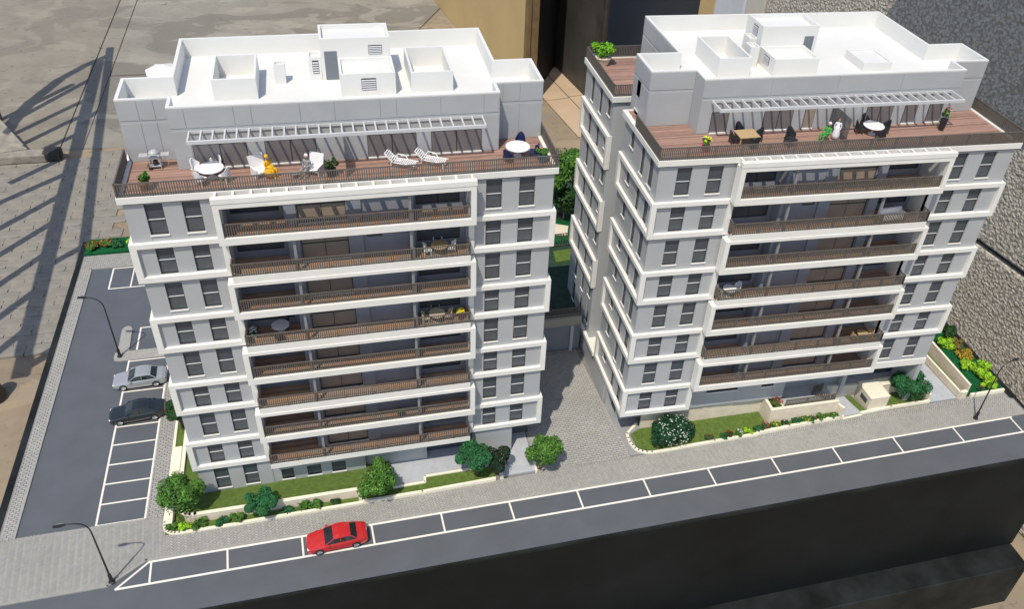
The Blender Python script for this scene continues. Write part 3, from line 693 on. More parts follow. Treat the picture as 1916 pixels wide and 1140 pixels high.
# terrace glazing (two leaves each) and the pergola
def glazed(NB, T, R, u0, u1, v, h=1.75, cols=2, mt=None, z=28.2):
    o = NB(); o.box(u0, u1, v - .03, v - .003, z + .02, z + h); ob = o.build('terrace_window', FRAME, R)
    for i in range(cols):
        a = u0 + (u1 - u0) * i / cols + .04; b_ = u0 + (u1 - u0) * (i + 1) / cols - .04
        q = NB(); q.box(a, b_, v - .05, v - .031, z + .12, z + h - .05); q.build('pane', mt or TERG, ob)
    q = NB(); q.box(u0, u1, v - .16, v - .052, z + .02, z + .11); q.build('sill', WHITE, ob)
for a, b_ in ((4.2, 7.45), (8.55, 11.75), (15.05, 18.3), (19.3, 22.75)): glazed(LN, LT, LB, a, b_, 3.0)
def pergola(NB, R, u0, u1, v0, v1, z, n):
    b = NB(); b.box(u0, u1, v0, v0 + .14, z - .24, z); b.box(u0, u1, v1 - .09, v1 - .035, z - .22, z - .01); o = b.build('pergola', LGREY, R, bevel=.01)
    for i in range(n + 1):
        u = u0 + .05 + (u1 - u0 - .1) * i / n; q = NB(); q.box(u - .05, u + .05, v0 + .14, v1 - .09, z - .2, z - .005); q.build('pergola_bar', LGREY, o)
pergola(LN, LB, 4.15, 22.8, 1.45, 3.0, 30.98, 26)
rail(LB, LT, [(-.12, 4.3), (-.12, -.12), (27.42, -.12), (27.42, 7.9)], 28.3, .95)
rail(LB, LT, [(1.7, 17.7), (25.6, 17.7), (25.6, 9)], 28.2, 1.0)
GL = mat('smoked_glass', (.12, .11, .12), .15, alpha=.62)
q = LN(); q.box(13.5, 13.54, .6, 2.95, 28.22, 30.2); q.build('privacy_screen', GL, LB)
# roof things
zr = 31.25
hollow(LN, LB, 5.55, 8.35, 6.45, 10.55, zr, 32.75); hollow(LN, LB, 18.45, 21.35, 6.35, 10.9, zr, 32.72)
hollow(LN, LB, 9.42, 10.15, 8.75, 9.4, zr, 32.65, .2, .1, 'chimney')
hollow(LN, LB, 12.6, 17.35, 9.05, 11.75, zr, 34.25, .32, .18, 'stair_tower')
hollow(LN, LB, 11.75, 12.58, 9.1, 10.2, zr, 32.95, .2, .12, 'shaft_box'); hollow(LN, LB, 13.72, 17.4, 6.25, 9.04, zr, 32.85, .25, .16, 'shaft_box')
vent(LB, LT, 12.0, 9.09, 31.75, .42, .95); vent(LB, LT, 15.1, 6.24, 31.65, .98, .85); vent(LB, LT, 15.85, 9.04, 33.05, .95, .65)
q = LN(); q.box(12.85, 13.7, 9.02, 9.045, 31.28, 33.35); q.build('door', mat('grey_blue_door', (.16, .18, .21), .5), LB)
# ground floor under the balconies
b = LN(); ws = [(6.15, 7.1), (8.15, 9.25), (10.1, 11.2)]
wallgrid(b, 5.5, 12.8, .1, 3.36, [(a, c, .75, 1.9) for a, c in ws], 0.05, .3); b.build('ground_wall', GREY, LB)
for bb in ((12.81, 17.7, .5, .8, .1, 3.36), (21.9, 25.1, -.02, 1.8, .1, 3.4), (17.71, 17.9, .5, 2.1, .1, 3.36)): LN().box(*bb).build('ground_wall', GREY, LB)
for a, c in ws: Lp(window_meshes(c - a, 1.15, False), a, .05, .75)
for bb in ((17.9, 21.9, 1.3, 1.4, .1, 3.36), (25.1, 27.0, 1.9, 2.0, .1, 3.36)): LN().box(*bb).build('lobby_glass', GLASS, LB)
b = LN(); b.box(5.7, 27.0, -.2, 2.1, 3.37, 3.42); b.build('floor_slab', LGREY, LB)

# ================= right building
ZP[:] = [24.82, 3.145]
sl2 = lambda v: -.028 - .015 * max(0., 1 - max(v, 0) / 3.6)
RB, RT, RN, Rp, RC = make_building('apartment_building_model', 'right scale model apartment block, its rear wing carrying a leafy potted bush', 22.07, 48.95, sl2, 29.0, 5.75, 22.95,
    [(1.4, 2.52), (3.8, 4.92)], [(23.85, 24.98), (26.35, 27.5)], True, 1, 2, 2, True, 8)
PRB = [(4.07, 3.62), (25.6, 3.62), (25.6, 5.25), (28.75, 5.25), (28.75, 8.75), (25.65, 8.75), (25.65, 16.3), (3.95, 16.3), (3.95, 8.6), (.62, 8.6), (.62, 5.22), (4.07, 5.22)]
penthouse(RB, RT, RN, PRB, 31.25, 32.58)
panels(RN, RB, 'u', 3.62, 4.1, 25.58, [zu], [9.4, 14.8, 20.2]); panels(RN, RB, 'u', 3.62, 4.1, 4.95, [zl], [])
panels(RN, RB, 'u', 5.22, .64, 4.05, [zu, zl], []); panels(RN, RB, 'u', 5.25, 25.62, 28.73, [zu, zl], [])
panels(RN, RB, 'v', .62, 5.24, 8.58, [zu, zl], [6.3, 7.5], ops=[(6.9, 7.6, 28.65, 29.75)])
panels(RN, RB, 'v', 3.95, 8.65, 16.28, [zu, zl], [10.2, 11.8, 13.4, 15.0])
Rp(window_meshes(.7, 1.1, False), .60, 7.6, 28.65, side=True)
for a, b_, n in ((5.05, 6.45, 1), (9.3, 11.7, 2), (17.9, 20.2, 2)): glazed(RN, RT, RB, a, b_, 3.62, cols=n)
glazed(RN, RT, RB, 12.65, 13.5, 3.62, 1.8, 1, TAN)
for a, b_ in ((21.2, 22.35), (23.35, 24.6)): glazed(RN, RT, RB, a, b_, 3.62, cols=1)
pergola(RN, RB, 4.85, 24.85, 2.0, 3.62, 30.95, 26)
rail(RB, RT, [(-.12, 5.1), (-.12, -.12), (29.1, -.12), (29.1, 7.9)], 28.3, .98)
q = RN(); q.box(14.9, 14.94, 1.1, 3.6, 28.22, 30.2); q.build('privacy_screen', GL, RB)
hollow(RN, RB, 6.5, 9.15, 6.75, 11.2, zr, 32.75); hollow(RN, RB, 18.9, 21.4, 6.9, 9.7, zr, 31.95, .12)
hollow(RN, RB, 10.95, 15.75, 9.3, 12.1, zr, 34.15, .32, .18, 'stair_tower'); hollow(RN, RB, 11.0, 14.7, 6.6, 9.28, zr, 32.6, .25, .16, 'shaft_box')
hollow(RN, RB, 9.75, 10.5, 8.4, 9.4, zr, 32.9, .2, .1, 'chimney'); hollow(RN, RB, 10.3, 10.93, 9.9, 11.0, zr, 33.0, .2, .1, 'shaft_box')
vent(RB, RT, 10.94, 10.9, 33.1, .8, .75, True); vent(RB, RT, 10.99, 8.4, 31.75, .9, .6, True); vent(RB, RT, 10.4, 9.89, 31.6, .42, 1.1)
q = RN(); q.box(14.65, 15.45, 9.27, 9.295, 31.28, 33.3); q.build('door', bpy.data.materials['grey_blue_door'], RB)
# rear wing at the left of the right building
V0, V1 = 10.35, 18.0
for k in range(8, 0, -1):
    zb, zt = Z(k), Z(k + 1); framed = k % 2 == 1
    ops = [(a, c, zb + s_, zt - .45) for a, c, s_ in ((10.95, 11.75, 1.35), (13.2, 13.95, .5), (15.5, 16.3, .5))]
    b = RN(); wallgrid(b, V0 + .02, V1, zb, zt - (.28 if k == 8 else 0), ops, -.12, .3, 'v'); b.box(.18, 1.85, V0, V0 + .3, zb, zt - (.28 if k == 8 else 0)); b.build('rear_wall', GREY, RB)
    for a, c, p, q_ in ops: Rp(window_meshes(c - a, q_ - p, False), -.12, c, p, side=True)
    if framed and k > 1:
        q = RN(); zA, zB = zb - .04, zt - .04
        q.box(-.38, -.1, V0 - .06, V1 + .1, zA, zA + .4); q.box(-.38, -.1, V0 - .06, V1 + .1, zB - .36, zB); q.box(-.38, -.1, V0 - .06, V0 + .34, zA + .4, zB - .36); q.box(-.38, -.1, V1 - .3, V1 + .1, zA + .4, zB - .36)
        q.box(-.1, .06, V0 - .06, V0 - .002, zA, zB); q.build('facade_frame', WHITE, RB, bevel=.015)
b = RN(); b.box(.2, 4, V0 + .31, V1, 3.2, 28.0); b.build('core', GREY, RB)
q = RN(); q.box(-.34, .02, V0 - .2, V1 + .2, 27.83, 28.3); q.box(.02, 3.9, V0 - .2, V0 + .08, 27.83, 28.3); q.box(.02, 25, V1, V1 + .2, 27.83, 28.3); q.build('terrace_edge', WHITE, RB, bevel=.015)
dk = RN(); dk.box(.03, 3.94, V0 + .09, V1 - .01, 28.01, 28.207); dk.build('terrace_deck', DECK, RB)
rail(RB, RT, [(2.3, V0 - .05), (-.2, V0 - .05), (-.2, V1 + .1), (9, V1 + .1)], 28.3, 1.0)
q = RN(); q.box(-.2, 2.0, 7.9, V0 - .01, 2.75, 2.95); q.box(-.38, -.1, 7.9, V1, 2.75, 3.2); q.build('notch_roof', WHITE, RB, bevel=.01)
# bottom storeys of the right building
b = RN()
wallgrid(b, 5.9, 15.6, 2.2, 5.8, [(7.9, 10.9, 3.9, 4.9), (13.2, 14.4, 3.9, 4.9)], .45, .3)
b.build('ground_wall', GREY, RB)
for nm, bb in (('ground_wall', (-.1, .5, 4.61, V1, 0.0, 2.74)), ('ground_wall', (.35, 5.8, 2.0, 2.3, 0, 2.74)), ('pillar', (.0, .6, 4.0, 4.6, 0, 2.72)), ('pillar', (22.2, 22.6, 1.3, 1.7, .6, 5.8)), ('pillar', (28.55, 28.95, .0, .5, .3, 5.2)), ('ground_wall', (28.6, 28.95, .51, 8, .3, 5.8))): RN().box(*bb).build(nm, GREY, RB)
for a, c in ((7.9, 10.9), (13.2, 14.4)): Rp(window_meshes(c - a, 1.0, False), a, .45, 3.9)
for bb in ((5.8, 22.89, -.74, 2.1, 5.81, 5.83), (0.05, 5.9, .0, 4, 2.74, 2.79)): RN().box(*bb).build('floor_slab', WHITE, RB)
b = RN(); b.box(22.9, 29.0, -.1, .2, 5.2, 5.9); b.box(22.9, 29.0, .2, 8, 5.82, 5.9); b.build('soffit_beam', WHITE, RB)
b = RN(); b.box(15.7, 28.6, 2.6, 2.7, .1, 5.8); b.build('lobby_glass', GLASS, RB)

# ------------------------------------------------------------------ gardens and walls
CREAMJ = mat('cream_joint', (.40, .34, .26), .9, .1, 3)
def coursed_wall(name, label, pts, th, h, z0=0., course=.19, cap=.07, slope=None, group='cream stone garden walls'):
    """stone wall of courses with recessed joints along a polyline, capped; one thing"""
    x0, y0 = pts[0]; t = empty(name, (x0, y0, z0), 0, label, 'garden wall', group)
    n = max(1, int(round((h - cap) / course))); ch = (h - cap) / n
    for i in range(n):
        b = MB(lambda x, y, z: (x - x0, y - y0, z)); kline(b, pts, th, i * ch + .0, (i + 1) * ch - .035); b.build('stone_course', CREAM, t)
    b = MB(lambda x, y, z: (x - x0, y - y0, z)); kline(b, pts, th - .09, 0, h - cap); b.build('wall_core', CREAMJ, t)
    b = MB(lambda x, y, z: (x - x0, y - y0, z)); kline(b, pts, th + .04, h - cap + .002, h); b.build('coping', CREAM2, t, bevel=.012)
    return t
def lawn(P, z, mt=GRASS, name='lawn', nb=0, ztop=None, seed=1, z0=.02):
    b = MB().prism(P, z0, z, ztop); o = tag(b.build(name, mt), kind='structure')
    if nb:
        rnd = random.Random(seed); xs = [p[0] for p in P]; ys = [p[1] for p in P]; g_ = MB()
        for i in range(nb):
            x, y = rnd.uniform(min(xs), max(xs)), rnd.uniform(min(ys), max(ys))
            ins = False; j = len(P) - 1
            for k in range(len(P)):
                if (P[k][1] > y) != (P[j][1] > y) and x < (P[j][0] - P[k][0]) * (y - P[k][1]) / (P[j][1] - P[k][1]) + P[k][0]: ins = not ins
                j = k
            if not ins: continue
            zz = ztop(x, y) if ztop else z; a = rnd.uniform(0, PI); s = rnd.uniform(.02, .05); k = rnd.uniform(.6, 1.25); g_.t = (k, k, k * .9)
            g_.add([(x - s * math.cos(a), y - s * math.sin(a), zz), (x + s * math.cos(a), y + s * math.sin(a), zz), (x + rnd.uniform(-.04, .04), y + rnd.uniform(-.04, .04), zz + rnd.uniform(.03, .08))], [(0, 1, 2)])
        g_.build('grass', BLADE if mt is GRASS else bpy.data.materials['flock_fibre'], o, stuff=True)
    return o
FIB = mat('flock_fibre', (.015, .16, .055), .9, .2, 3, spec=.1, attr='tone')
def kerbwall(name, label, pts, th, h, z0=0., mt=CREAM2, group='low cream kerbs', bev=.03):
    x0, y0 = pts[0]; b = MB(lambda x, y, z: (x - x0, y - y0, z)); kline(b, pts, th, 0, h)
    o = b.build(name, mt, bevel=bev); o.location = (x0, y0, z0); tag(o, label, 'kerb', group); return o
# left garden
zt_ = lambda x, y: .98 - max(0, min(1, (y - 47.0) / 2.3)) * .45
curve = bez((-15.55, 47.2), (-15.6, 46.05), (-14.4, 46.03), 7)
kerbwall('low_garden_wall', 'low cream kerb rounding the corner of the left garden beside the parking strip', [(-15.6, 66.8), (-15.55, 47.2)] + curve[1:] + [(-9.8, 45.98)], .24, .24)
kerbwall('low_garden_wall', 'low cream kerb in front of the left lawn behind the red car', [(-9.7, 46.0), (-3.9, 46.04), (-.6, 46.06)], .24, .32)
kerbwall('low_garden_wall', 'long low cream kerb between two round trees in front of the left building', [(-.5, 46.1), (4.2, 46.12), (10.3, 46.3)], .24, .38)
coursed_wall('garden_wall', 'curved cream stone wall holding the lawn of the left building above its flower bed', [(-14.5, 56.5), (-14.5, 48.2)] + bez((-14.5, 48.2), (-14.45, 46.95), (-13.2, 46.92), 6)[1:] + [(-.85, 46.88)], .26, 1.0, 0.02, .19)
coursed_wall('garden_wall', 'short cream wall return beside the round tree in the middle of the left garden', [(-.75, 46.9), (-.75, 46.3)], .26, .85, 0.02, .19)
lawn([(-14.4, 47.0), (-.9, 47.0), (1.9, 47.0), (1.9, 49.7), (-12.9, 49.3), (-12.9, 60), (-14.4, 60)], .98, ztop=zt_, nb=5200, seed=3)
lawn([(-15.45, 46.1), (-.9, 46.15), (-.9, 46.85), (-14.3, 46.85), (-14.6, 48.1), (-14.65, 60), (-15.45, 60)], .12, nb=900, seed=4)
kerbwall('garden_box', 'cream box wall beside the leafy tree at the left garden corner', [(-15.15, 46.9), (-15.15, 50.6)], .5, .55, 0.05)
kerbwall('garden_box', 'cream box step between the parking strip and the left building, by the small dark tree', [(-15.1, 52.2), (-15.1, 54.4)], .62, .6, 0.05)
lawn([(-.62, 46.2), (10.2, 46.4), (10.8, 47.55), (4.75, 47.6), (4.6, 47.0), (-.62, 46.9)], .28, nb=1500, seed=5)
kerbwall('low_garden_wall', 'stepped low cream kerb between the left terrace paving and the front grass strip', [(2.0, 46.98), (4.55, 47.02), (4.62, 47.62), (9.4, 47.66)], .2, .42)
tag(MB().prism([(1.95, 47.1), (4.5, 47.1), (4.7, 47.7), (10.8, 47.7), (10.8, 46.5), (13.9, 46.5), (13.9, 51.2), (1.95, 51.2)], .03, .22).build('path', PATHG), kind='structure')
kerbwall('path_kerb', 'small cream block at the left end of the light path, beside the dark round tree', [(10.9, 46.35), (10.9, 47.3)], .3, .5)
kerbwall('path_kerb', 'small cream block at the right end of the light path, under the leaning leafy tree', [(13.9, 46.4), (13.9, 47.4)], .2, .4)
# back of the gap: retaining wall, upper garden
RWL = empty('retaining_wall', (18, 61.3, 0), 0, 'shaded grey retaining wall with a railing across the gap between the two models', 'retaining wall')
TR_ = lambda x, y, z: (x - 18, y - 61.3, z)
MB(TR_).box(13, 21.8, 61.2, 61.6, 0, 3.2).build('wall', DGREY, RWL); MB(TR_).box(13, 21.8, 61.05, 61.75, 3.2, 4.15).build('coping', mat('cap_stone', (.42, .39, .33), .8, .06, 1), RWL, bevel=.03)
MB(TR_).box(20.7, 21.0, 60.9, 61.18, 0, 3.2).build('pier', LGREY, RWL)
for k in range(2): MB(TR_).box(14.5 + .01, 20.3 - k * .8, 60.3 - k * .12, 60.42 - k * .12, .02, .16 + k * .1).build('kerb', KERB, RWL)
rail(RWL, TR_, [(14, 61.4), (21.7, 61.4)], 4.15, 1.0)
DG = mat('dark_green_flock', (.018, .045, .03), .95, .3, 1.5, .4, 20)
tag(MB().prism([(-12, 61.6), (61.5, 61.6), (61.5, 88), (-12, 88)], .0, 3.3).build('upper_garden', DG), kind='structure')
lawn([(21.8, 71.2), (24.0, 71.4), (24.2, 73.4), (22.0, 73.2)], 3.5, z0=3.3, nb=200, seed=8)
lawn([(20.0, 74.2), (25.6, 74.4), (26, 79.5), (20, 79.5)], 3.45, GRASSD, z0=3.3, nb=300, seed=9)
pt = MB().prism([(22.2, 76.4), (24.3, 75.9), (24.9, 77.6), (23.2, 78.4)], 3.5, 3.62).build('garden_stone', CREAM); tag(pt, 'pale flat stone slab lying under the tall dark tree between the two models', 'stone slab')
gf = empty('garden_fence', (22.6, 74.2, 3.3), 0, 'thin green garden fence seen in the gap between the two models', 'fence'); rail(gf, None, [(-2.3, 0), (2.6, .1)], .1, 1.6, .3, 'fence_rail')
# right garden
zl0 = .16
fc = bez((22.9, 49.0), (22.5, 46.7), (24.4, 46.48), 8)
kerbwall('low_garden_wall', 'low cream kerb curving round the lawn corner below the right building', [(24.1, 50.0)] + fc + [(26.9, 46.48)], .24, .26)
kerbwall('low_garden_wall', 'low cream kerb in front of the lawn right of the white flowering bush', [(27.0, 46.5), (30.4, 46.56), (34.6, 46.62)], .24, .34)
kerbwall('low_garden_wall', 'low cream kerb below the yellow and red flower bed of the right building', [(34.7, 46.7), (38.0, 46.85), (43.6, 47.05)], .26, .42)
kerbwall('low_garden_wall', 'low cream kerb in front of the square cream hut and its tree', [(45.7, 47.15), (49.0, 47.3), (53.2, 47.3)], .26, .34)
kerbwall('low_garden_wall', 'low cream kerb across the foot of the grey ramps right of the flower bed', [(43.7, 46.95), (45.6, 47.05)], .22, .12)
lawn([(23.2, 48.9), (23.3, 47.2), (24.5, 46.6), (34.6, 46.75), (36.0, 47.1), (36.0, 49.3), (24.2, 49.4)], zl0, nb=3000, seed=11)
lawn([(36.0, 46.85), (43.0, 47.05), (42.9, 47.55), (36.1, 47.55)], .2, nb=200, seed=12)
coursed_wall('garden_wall', 'long cream striped retaining wall behind the lawn under the right building', [(24.35, 49.5), (36.05, 49.4)], .24, 2.25, 0.02, .2)
coursed_wall('garden_wall', 'short cream striped wall running forward at the right end of the lawn', [(36.2, 49.3), (36.2, 47.85)], .24, 2.1, 0.02, .2)
coursed_wall('garden_wall', 'cream striped wall with flowers at its foot below the railed terrace', [(36.2, 47.7), (42.95, 47.55)], .24, 2.0, 0.02, .2)
coursed_wall('garden_wall', 'short cream wall return beside the grey path near the square hut', [(43.05, 47.6), (43.3, 46.95)], .24, 1.6, 0.02, .2)
coursed_wall('garden_wall', 'cream wall at the head of the grey path left of the square hut', [(43.2, 49.75), (46.2, 49.55)], .24, 1.6, 0.02, .2)
coursed_wall('garden_wall', 'cream wall behind the tree running right from the square hut', [(48.2, 49.7), (52.6, 49.6)], .24, 1.7, 0.02, .2)
coursed_wall('garden_wall', 'sloping cream wall end between the tree and the light driveway', [(53.0, 49.2), (53.25, 47.5)], .22, .95, 0.02, .2)
tag(MB().prism([(36.3, 47.85), (42.9, 47.7), (43.1, 49.6), (46, 49.6), (51.4, 49.7), (51.4, 52.8), (36.3, 53)], .03, 1.5).build('terrace', PATHG), kind='structure')
lawn([(36.32, 47.9), (37.5, 47.9), (37.3, 49.3), (36.32, 49.3)], 1.75, z0=1.4, nb=250, seed=13)
kerbwall('planter_edge', 'low cream planter edge beside the red leaved shrub on the railed terrace', [(37.6, 47.95), (37.35, 49.3)], .14, .25, 1.55)
tag(MB().prism([(43.35, 47.1), (45.75, 47.2), (45.2, 49.5), (43.2, 49.6)], .02, .2).build('path', PATHG), kind='structure')
lawn([(45.75, 47.3), (46.35, 47.35), (45.9, 49.4), (45.3, 49.45)], .22, nb=150, seed=14)
tr = empty('terrace_railing', (38, 48, 1.5), 0, 'dark metal railing with a raised angled gate on the terrace below the right building', 'railing')
TT = lambda x, y, z: (x - 38, y - 48, z - 1.5)
rail(tr, TT, [(37.7, 47.9), (42.7, 47.78)], 1.95, .75, .15); rail(tr, TT, [(42.7, 47.8), (41.2, 49.2)], 1.55, .8, .15); rail(tr, TT, [(41.2, 49.2), (42.3, 49.4)], 1.7, .9, .15, 'gate')
# square hut
hut = empty('garden_hut', (47.3, 48.3, 0), 0, 'square cream flat roofed hut with a dark slot window beside the round tree', 'hut')
TH = lambda x, y, z: (x - 47.3, y - 48.3, z)
b = MB(TH)
for i in range(8): kline(b, [(46.5, 49.5), (46.5, 47.45), (48.35, 47.42), (48.35, 49.5)], .2, .05 + i * .2, .23 + i * .2)
b.build('wall', CREAM, hut); MB(TH).box(46.48, 48.37, 47.45, 49.6, .05, 1.6).build('wall_core', CREAM, hut); MB(TH).box(46.38, 48.47, 47.3, 49.7, 1.66, 1.78).build('roof', CREAM2, hut, bevel=.02)
MB(TH).box(46.36, 46.385, 47.75, 48.75, .75, 1.25).build('window', GLASS, hut)
MB(TH).box(48.49, 52.0, 49.0, 49.68, .03, 1.5).build('rear_wall', CREAM, hut); MB(TH).box(48.48, 52.05, 48.93, 49.7, 1.5, 1.62).build('roof', CREAM2, hut, bevel=.02)
lawn([(48.55, 47.5), (53.0, 47.5), (52.9, 48.9), (48.55, 48.9)], .3, nb=400, seed=15)
tag(MB().prism([(53.4, 47.2), (56.3, 47.2), (56.0, 54), (53.2, 54)], .02, .14).build('driveway', PATHG), kind='structure')
coursed_wall('garden_wall', 'low cream wall along the right side of the light driveway', [(56.45, 47.25), (56.1, 58)], .2, .95, 0.02, .2)
coursed_wall('garden_wall', 'tall cream wall between the driveway and the bright green strip at the right edge', [(57.25, 47.25), (57.4, 60)], .2, 1.75, 0.02, .2)
coursed_wall('garden_wall', 'short cream end wall closing the driveway planter near the street lamp', [(56.6, 47.2), (57.1, 47.2)], .3, .95, 0.02, .2)
lawn([(56.65, 47.4), (57.1, 47.4), (57.1, 60), (56.6, 60)], .45, nb=300, seed=17)
lawn([(57.5, 47.3), (61.8, 47.3), (61.8, 88), (57.5, 88)], .3, GRASSD, nb=1500, seed=18)
kerbwall('low_garden_wall', 'pale kerb wall in front of the bright green strip behind the right street lamp', [(57.9, 47.15), (61.6, 47.15)], .26, .45, 0, CREAM2)
lawn([(-27.3, 85.3), (-14, 85.3), (-14, 88.1), (-27.3, 88.1)], .3, GRASSD, nb=600, seed=19)
MBl = MB().box(61.85, 62.6, 46.2, 88.2, -.04, .06); tag(MBl.build('base_border', BLACKT), kind='structure')
MBk = MB().box(-27.9, -27.35, 39.3, 88.2, -.05, .02); tag(MBk.build('base_border', BLACKT), kind='structure')
MBk = MB().box(61.1, 62.6, 39.3, 46.19, -.05, -.002); tag(MBk.build('base_border', BLACKT), kind='structure')

# ------------------------------------------------------------------ trees and shrubs
tree(-14.1, 47.7, .6, 3.6, 1.75, G1, 'large leafy green tree over the rounded corner of the left garden', (.0, -.1), 6500, lump=12)
tree(-8.3, 46.45, .1, 2.7, 1.15, G2, 'small round blue green tree before the cream wall of the left garden', (0, 0), 4200)
tree(.9, 46.7, .2, 3.3, 1.55, G1, 'round mid green tree standing between lawn and terrace of the left building', (-.2, 0), 6200, lump=12)
tree(8.9, 46.9, .2, 3.7, 1.3, G2, 'tall bright green tree left of the dark one by the light path', (-.2, .1), 5200)
def berries(b, lean, h, r, rz):
    rnd = random.Random(5)
    for k in range(60):
        v = Vector((rnd.gauss(0, 1), rnd.gauss(0, 1), abs(rnd.gauss(0, 1)))).normalized(); p = Vector((lean[0], lean[1], h - rz)) + Vector((v.x * r, v.y * r, v.z * rz)) * .93; b.t = (.3, .16, .10); a = Vector((.035, 0, 0)); c = Vector((0, .03, .03)); b.add([p - a, p - c, p + a, p + c], [(0, 1, 2, 3)])
tree(10.5, 46.85, .2, 2.9, 1.15, [(.012, .035, .018), (.02, .05, .024), (.01, .025, .014)], 'very dark round tree with reddish berries beside the light path', (.1, 0), 4600, berries)
tree(14.3, 46.7, .1, 4.1, 1.3, G1, 'tall narrow mid green tree on the brick drive between the two models', (.1, -.1), 6000, rz=1.75, lump=12)
tree(-15.0, 57.0, .3, 3.2, 1.1, G3, 'small dark green tree beside the parked black car', (0, 0), 3600)
tree(50.7, 48.1, .3, 3.4, 1.75, G2, 'round blue green tree beside the square cream hut', (.2, -.1), 6500, lump=12)
def bloss(b, lean, h, r, rz):
    rnd = random.Random(9)
    for k in range(120):
        v = Vector((rnd.gauss(0, 1), rnd.gauss(0, 1) - .3, rnd.gauss(0, 1) + .4)).normalized(); p = Vector((lean[0], lean[1], h - rz)) + Vector((v.x * r, v.y * r, v.z * rz)) * rnd.uniform(.8, 1.0); kk = rnd.uniform(.8, 1); b.t = (.62 * kk, .70 * kk, .60 * kk)
        for j in range(3):
            a = Vector((rnd.uniform(-1, 1), rnd.uniform(-1, 1), rnd.uniform(-1, 1))).normalized() * .06; c = a.orthogonal().normalized() * .045; q = p + a * .8; b.add([q - a, q - c, q + a, q + c], [(0, 1, 2, 3)])
tree(26.6, 47.7, .15, 2.5, 1.75, [(.012, .06, .025), (.02, .09, .035), (.01, .04, .02)], 'wide dark bush covered in white blossoms on the lawn of the right garden', (0, -.1), 5600, bloss, rz=1.2, lump=14)
tree(24.6, 80.5, 3.3, 9.0, 3.0, G1, 'tall dark green tree in the gap behind the two models', (0, 0), 7000, size=.2, rz=2.6, lump=12)
tree(24.6, 79, 3.3, 5.0, 2.2, G3, 'lower dark tree under the tall one in the gap behind the models', (.3, 0), 4200, size=.17, rz=2.0)
tree(27.5, 80.5, 3.3, 6.6, 2.0, G3, 'dark shaded tree half hidden behind the rear wing of the right model', (.3, 0), 3600, size=.17, rz=2.4)
sg = 'shrubs in the flower beds'
i = 0
for x, y, r, h, tn, lb in ((-14.9, 46.55, .42, .55, G1, 'small green shrub in the rounded corner of the left flower bed'), (-14.0, 46.4, .45, .6, GY, 'yellow green shrub second from the corner in the left bed'),
                           (-13.0, 46.45, .55, .75, G1, 'full green shrub under the curved cream wall of the left garden'), (-11.3, 46.4, .5, .5, G2, 'low dark green shrub midway along the left flower bed'), (-10.2, 46.4, .55, .65, G1, 'rounded green shrub left of the small round tree'),
                           (-6.4, 46.45, .5, .45, G2, 'low shrub just right of the small round tree in the left bed'), (-5.2, 46.45, .6, .65, G1, 'bushy green shrub in front of the long cream wall'), (-4.2, 46.45, .45, .7, G1, 'upright green shrub near the right end of the left bed'), (-2.6, 46.45, .4, .35, G3, 'tiny flat shrub at the right end of the left bed')):
    shrub(x, y, .12, r * 1.15, h * 1.15, tn, lb, 750, .08, group=sg)
RED = (.42, .05, .03); YEL = (.75, .6, .05); WHT = (.8, .8, .75)
for x, y, r, h, tn, fl, lb in ((30.0, 46.9, .3, .45, G2, (RED, 14, .05), 'small red flowering plant alone on the right lawn edge'), (31.4, 46.9, .35, .4, G2, None, 'low green plant left of the white flowers in the right bed'),
                               (32.0, 46.95, .3, .5, G3, (RED, 18, .05), 'red flowering plant next to the white flowers in the right bed'), (32.9, 46.95, .33, .4, G1, (WHT, 16, .05), 'white flowering plant between red plants in the right bed'),
                               (33.9, 47.0, .38, .5, GY, None, 'yellow green plant in the middle of the right lawn edge'), (34.9, 47.05, .35, .5, G2, None, 'dark green plant right of the yellow green one'),
                               (35.6, 47.1, .33, .6, G2, (RED, 20, .06), 'dark red flowering plant at the corner of the cream wall'), (36.8, 47.2, .35, .5, G1, (YEL, 18, .05), 'yellow flowering plant at the foot of the terrace wall'),
                               (37.8, 47.2, .33, .45, G3, (WHT, 6, .04), 'dark spiky plant right of the yellow flowers'), (38.9, 47.2, .45, .55, G2, None, 'bushy green plant below the railed terrace'), (39.8, 47.25, .4, .5, G1, (YEL, 14, .05), 'green plant with yellow flowers below the railing'),
                               (40.5, 47.25, .35, .45, G2, (RED, 12, .05), 'green plant with a red flower below the railing'), (41.4, 47.3, .45, .65, G1, None, 'tall green plant under the end of the railing'), (42.4, 47.3, .45, .6, G1, (YEL, 8, .04), 'rounded green plant beside the short cream wall return'), (43.0, 47.2, .3, .5, G2, None, 'small green plant closest to the grey path')):
    shrub(x, y, .15, r * 1.3, h * 1.25, tn, lb, 640, .075, fl, group='flowering plants of the right garden')
shrub(37.0, 48.3, 1.75, .55, .8, G1, 'green shrub with red leaves in the terrace planter', 700, .08, ((.28, .06, .03), 60, .06), group=sg)
ORA = [(.40, .30, .02), (.5, .34, .04), (.3, .2, .03)]
k = 0
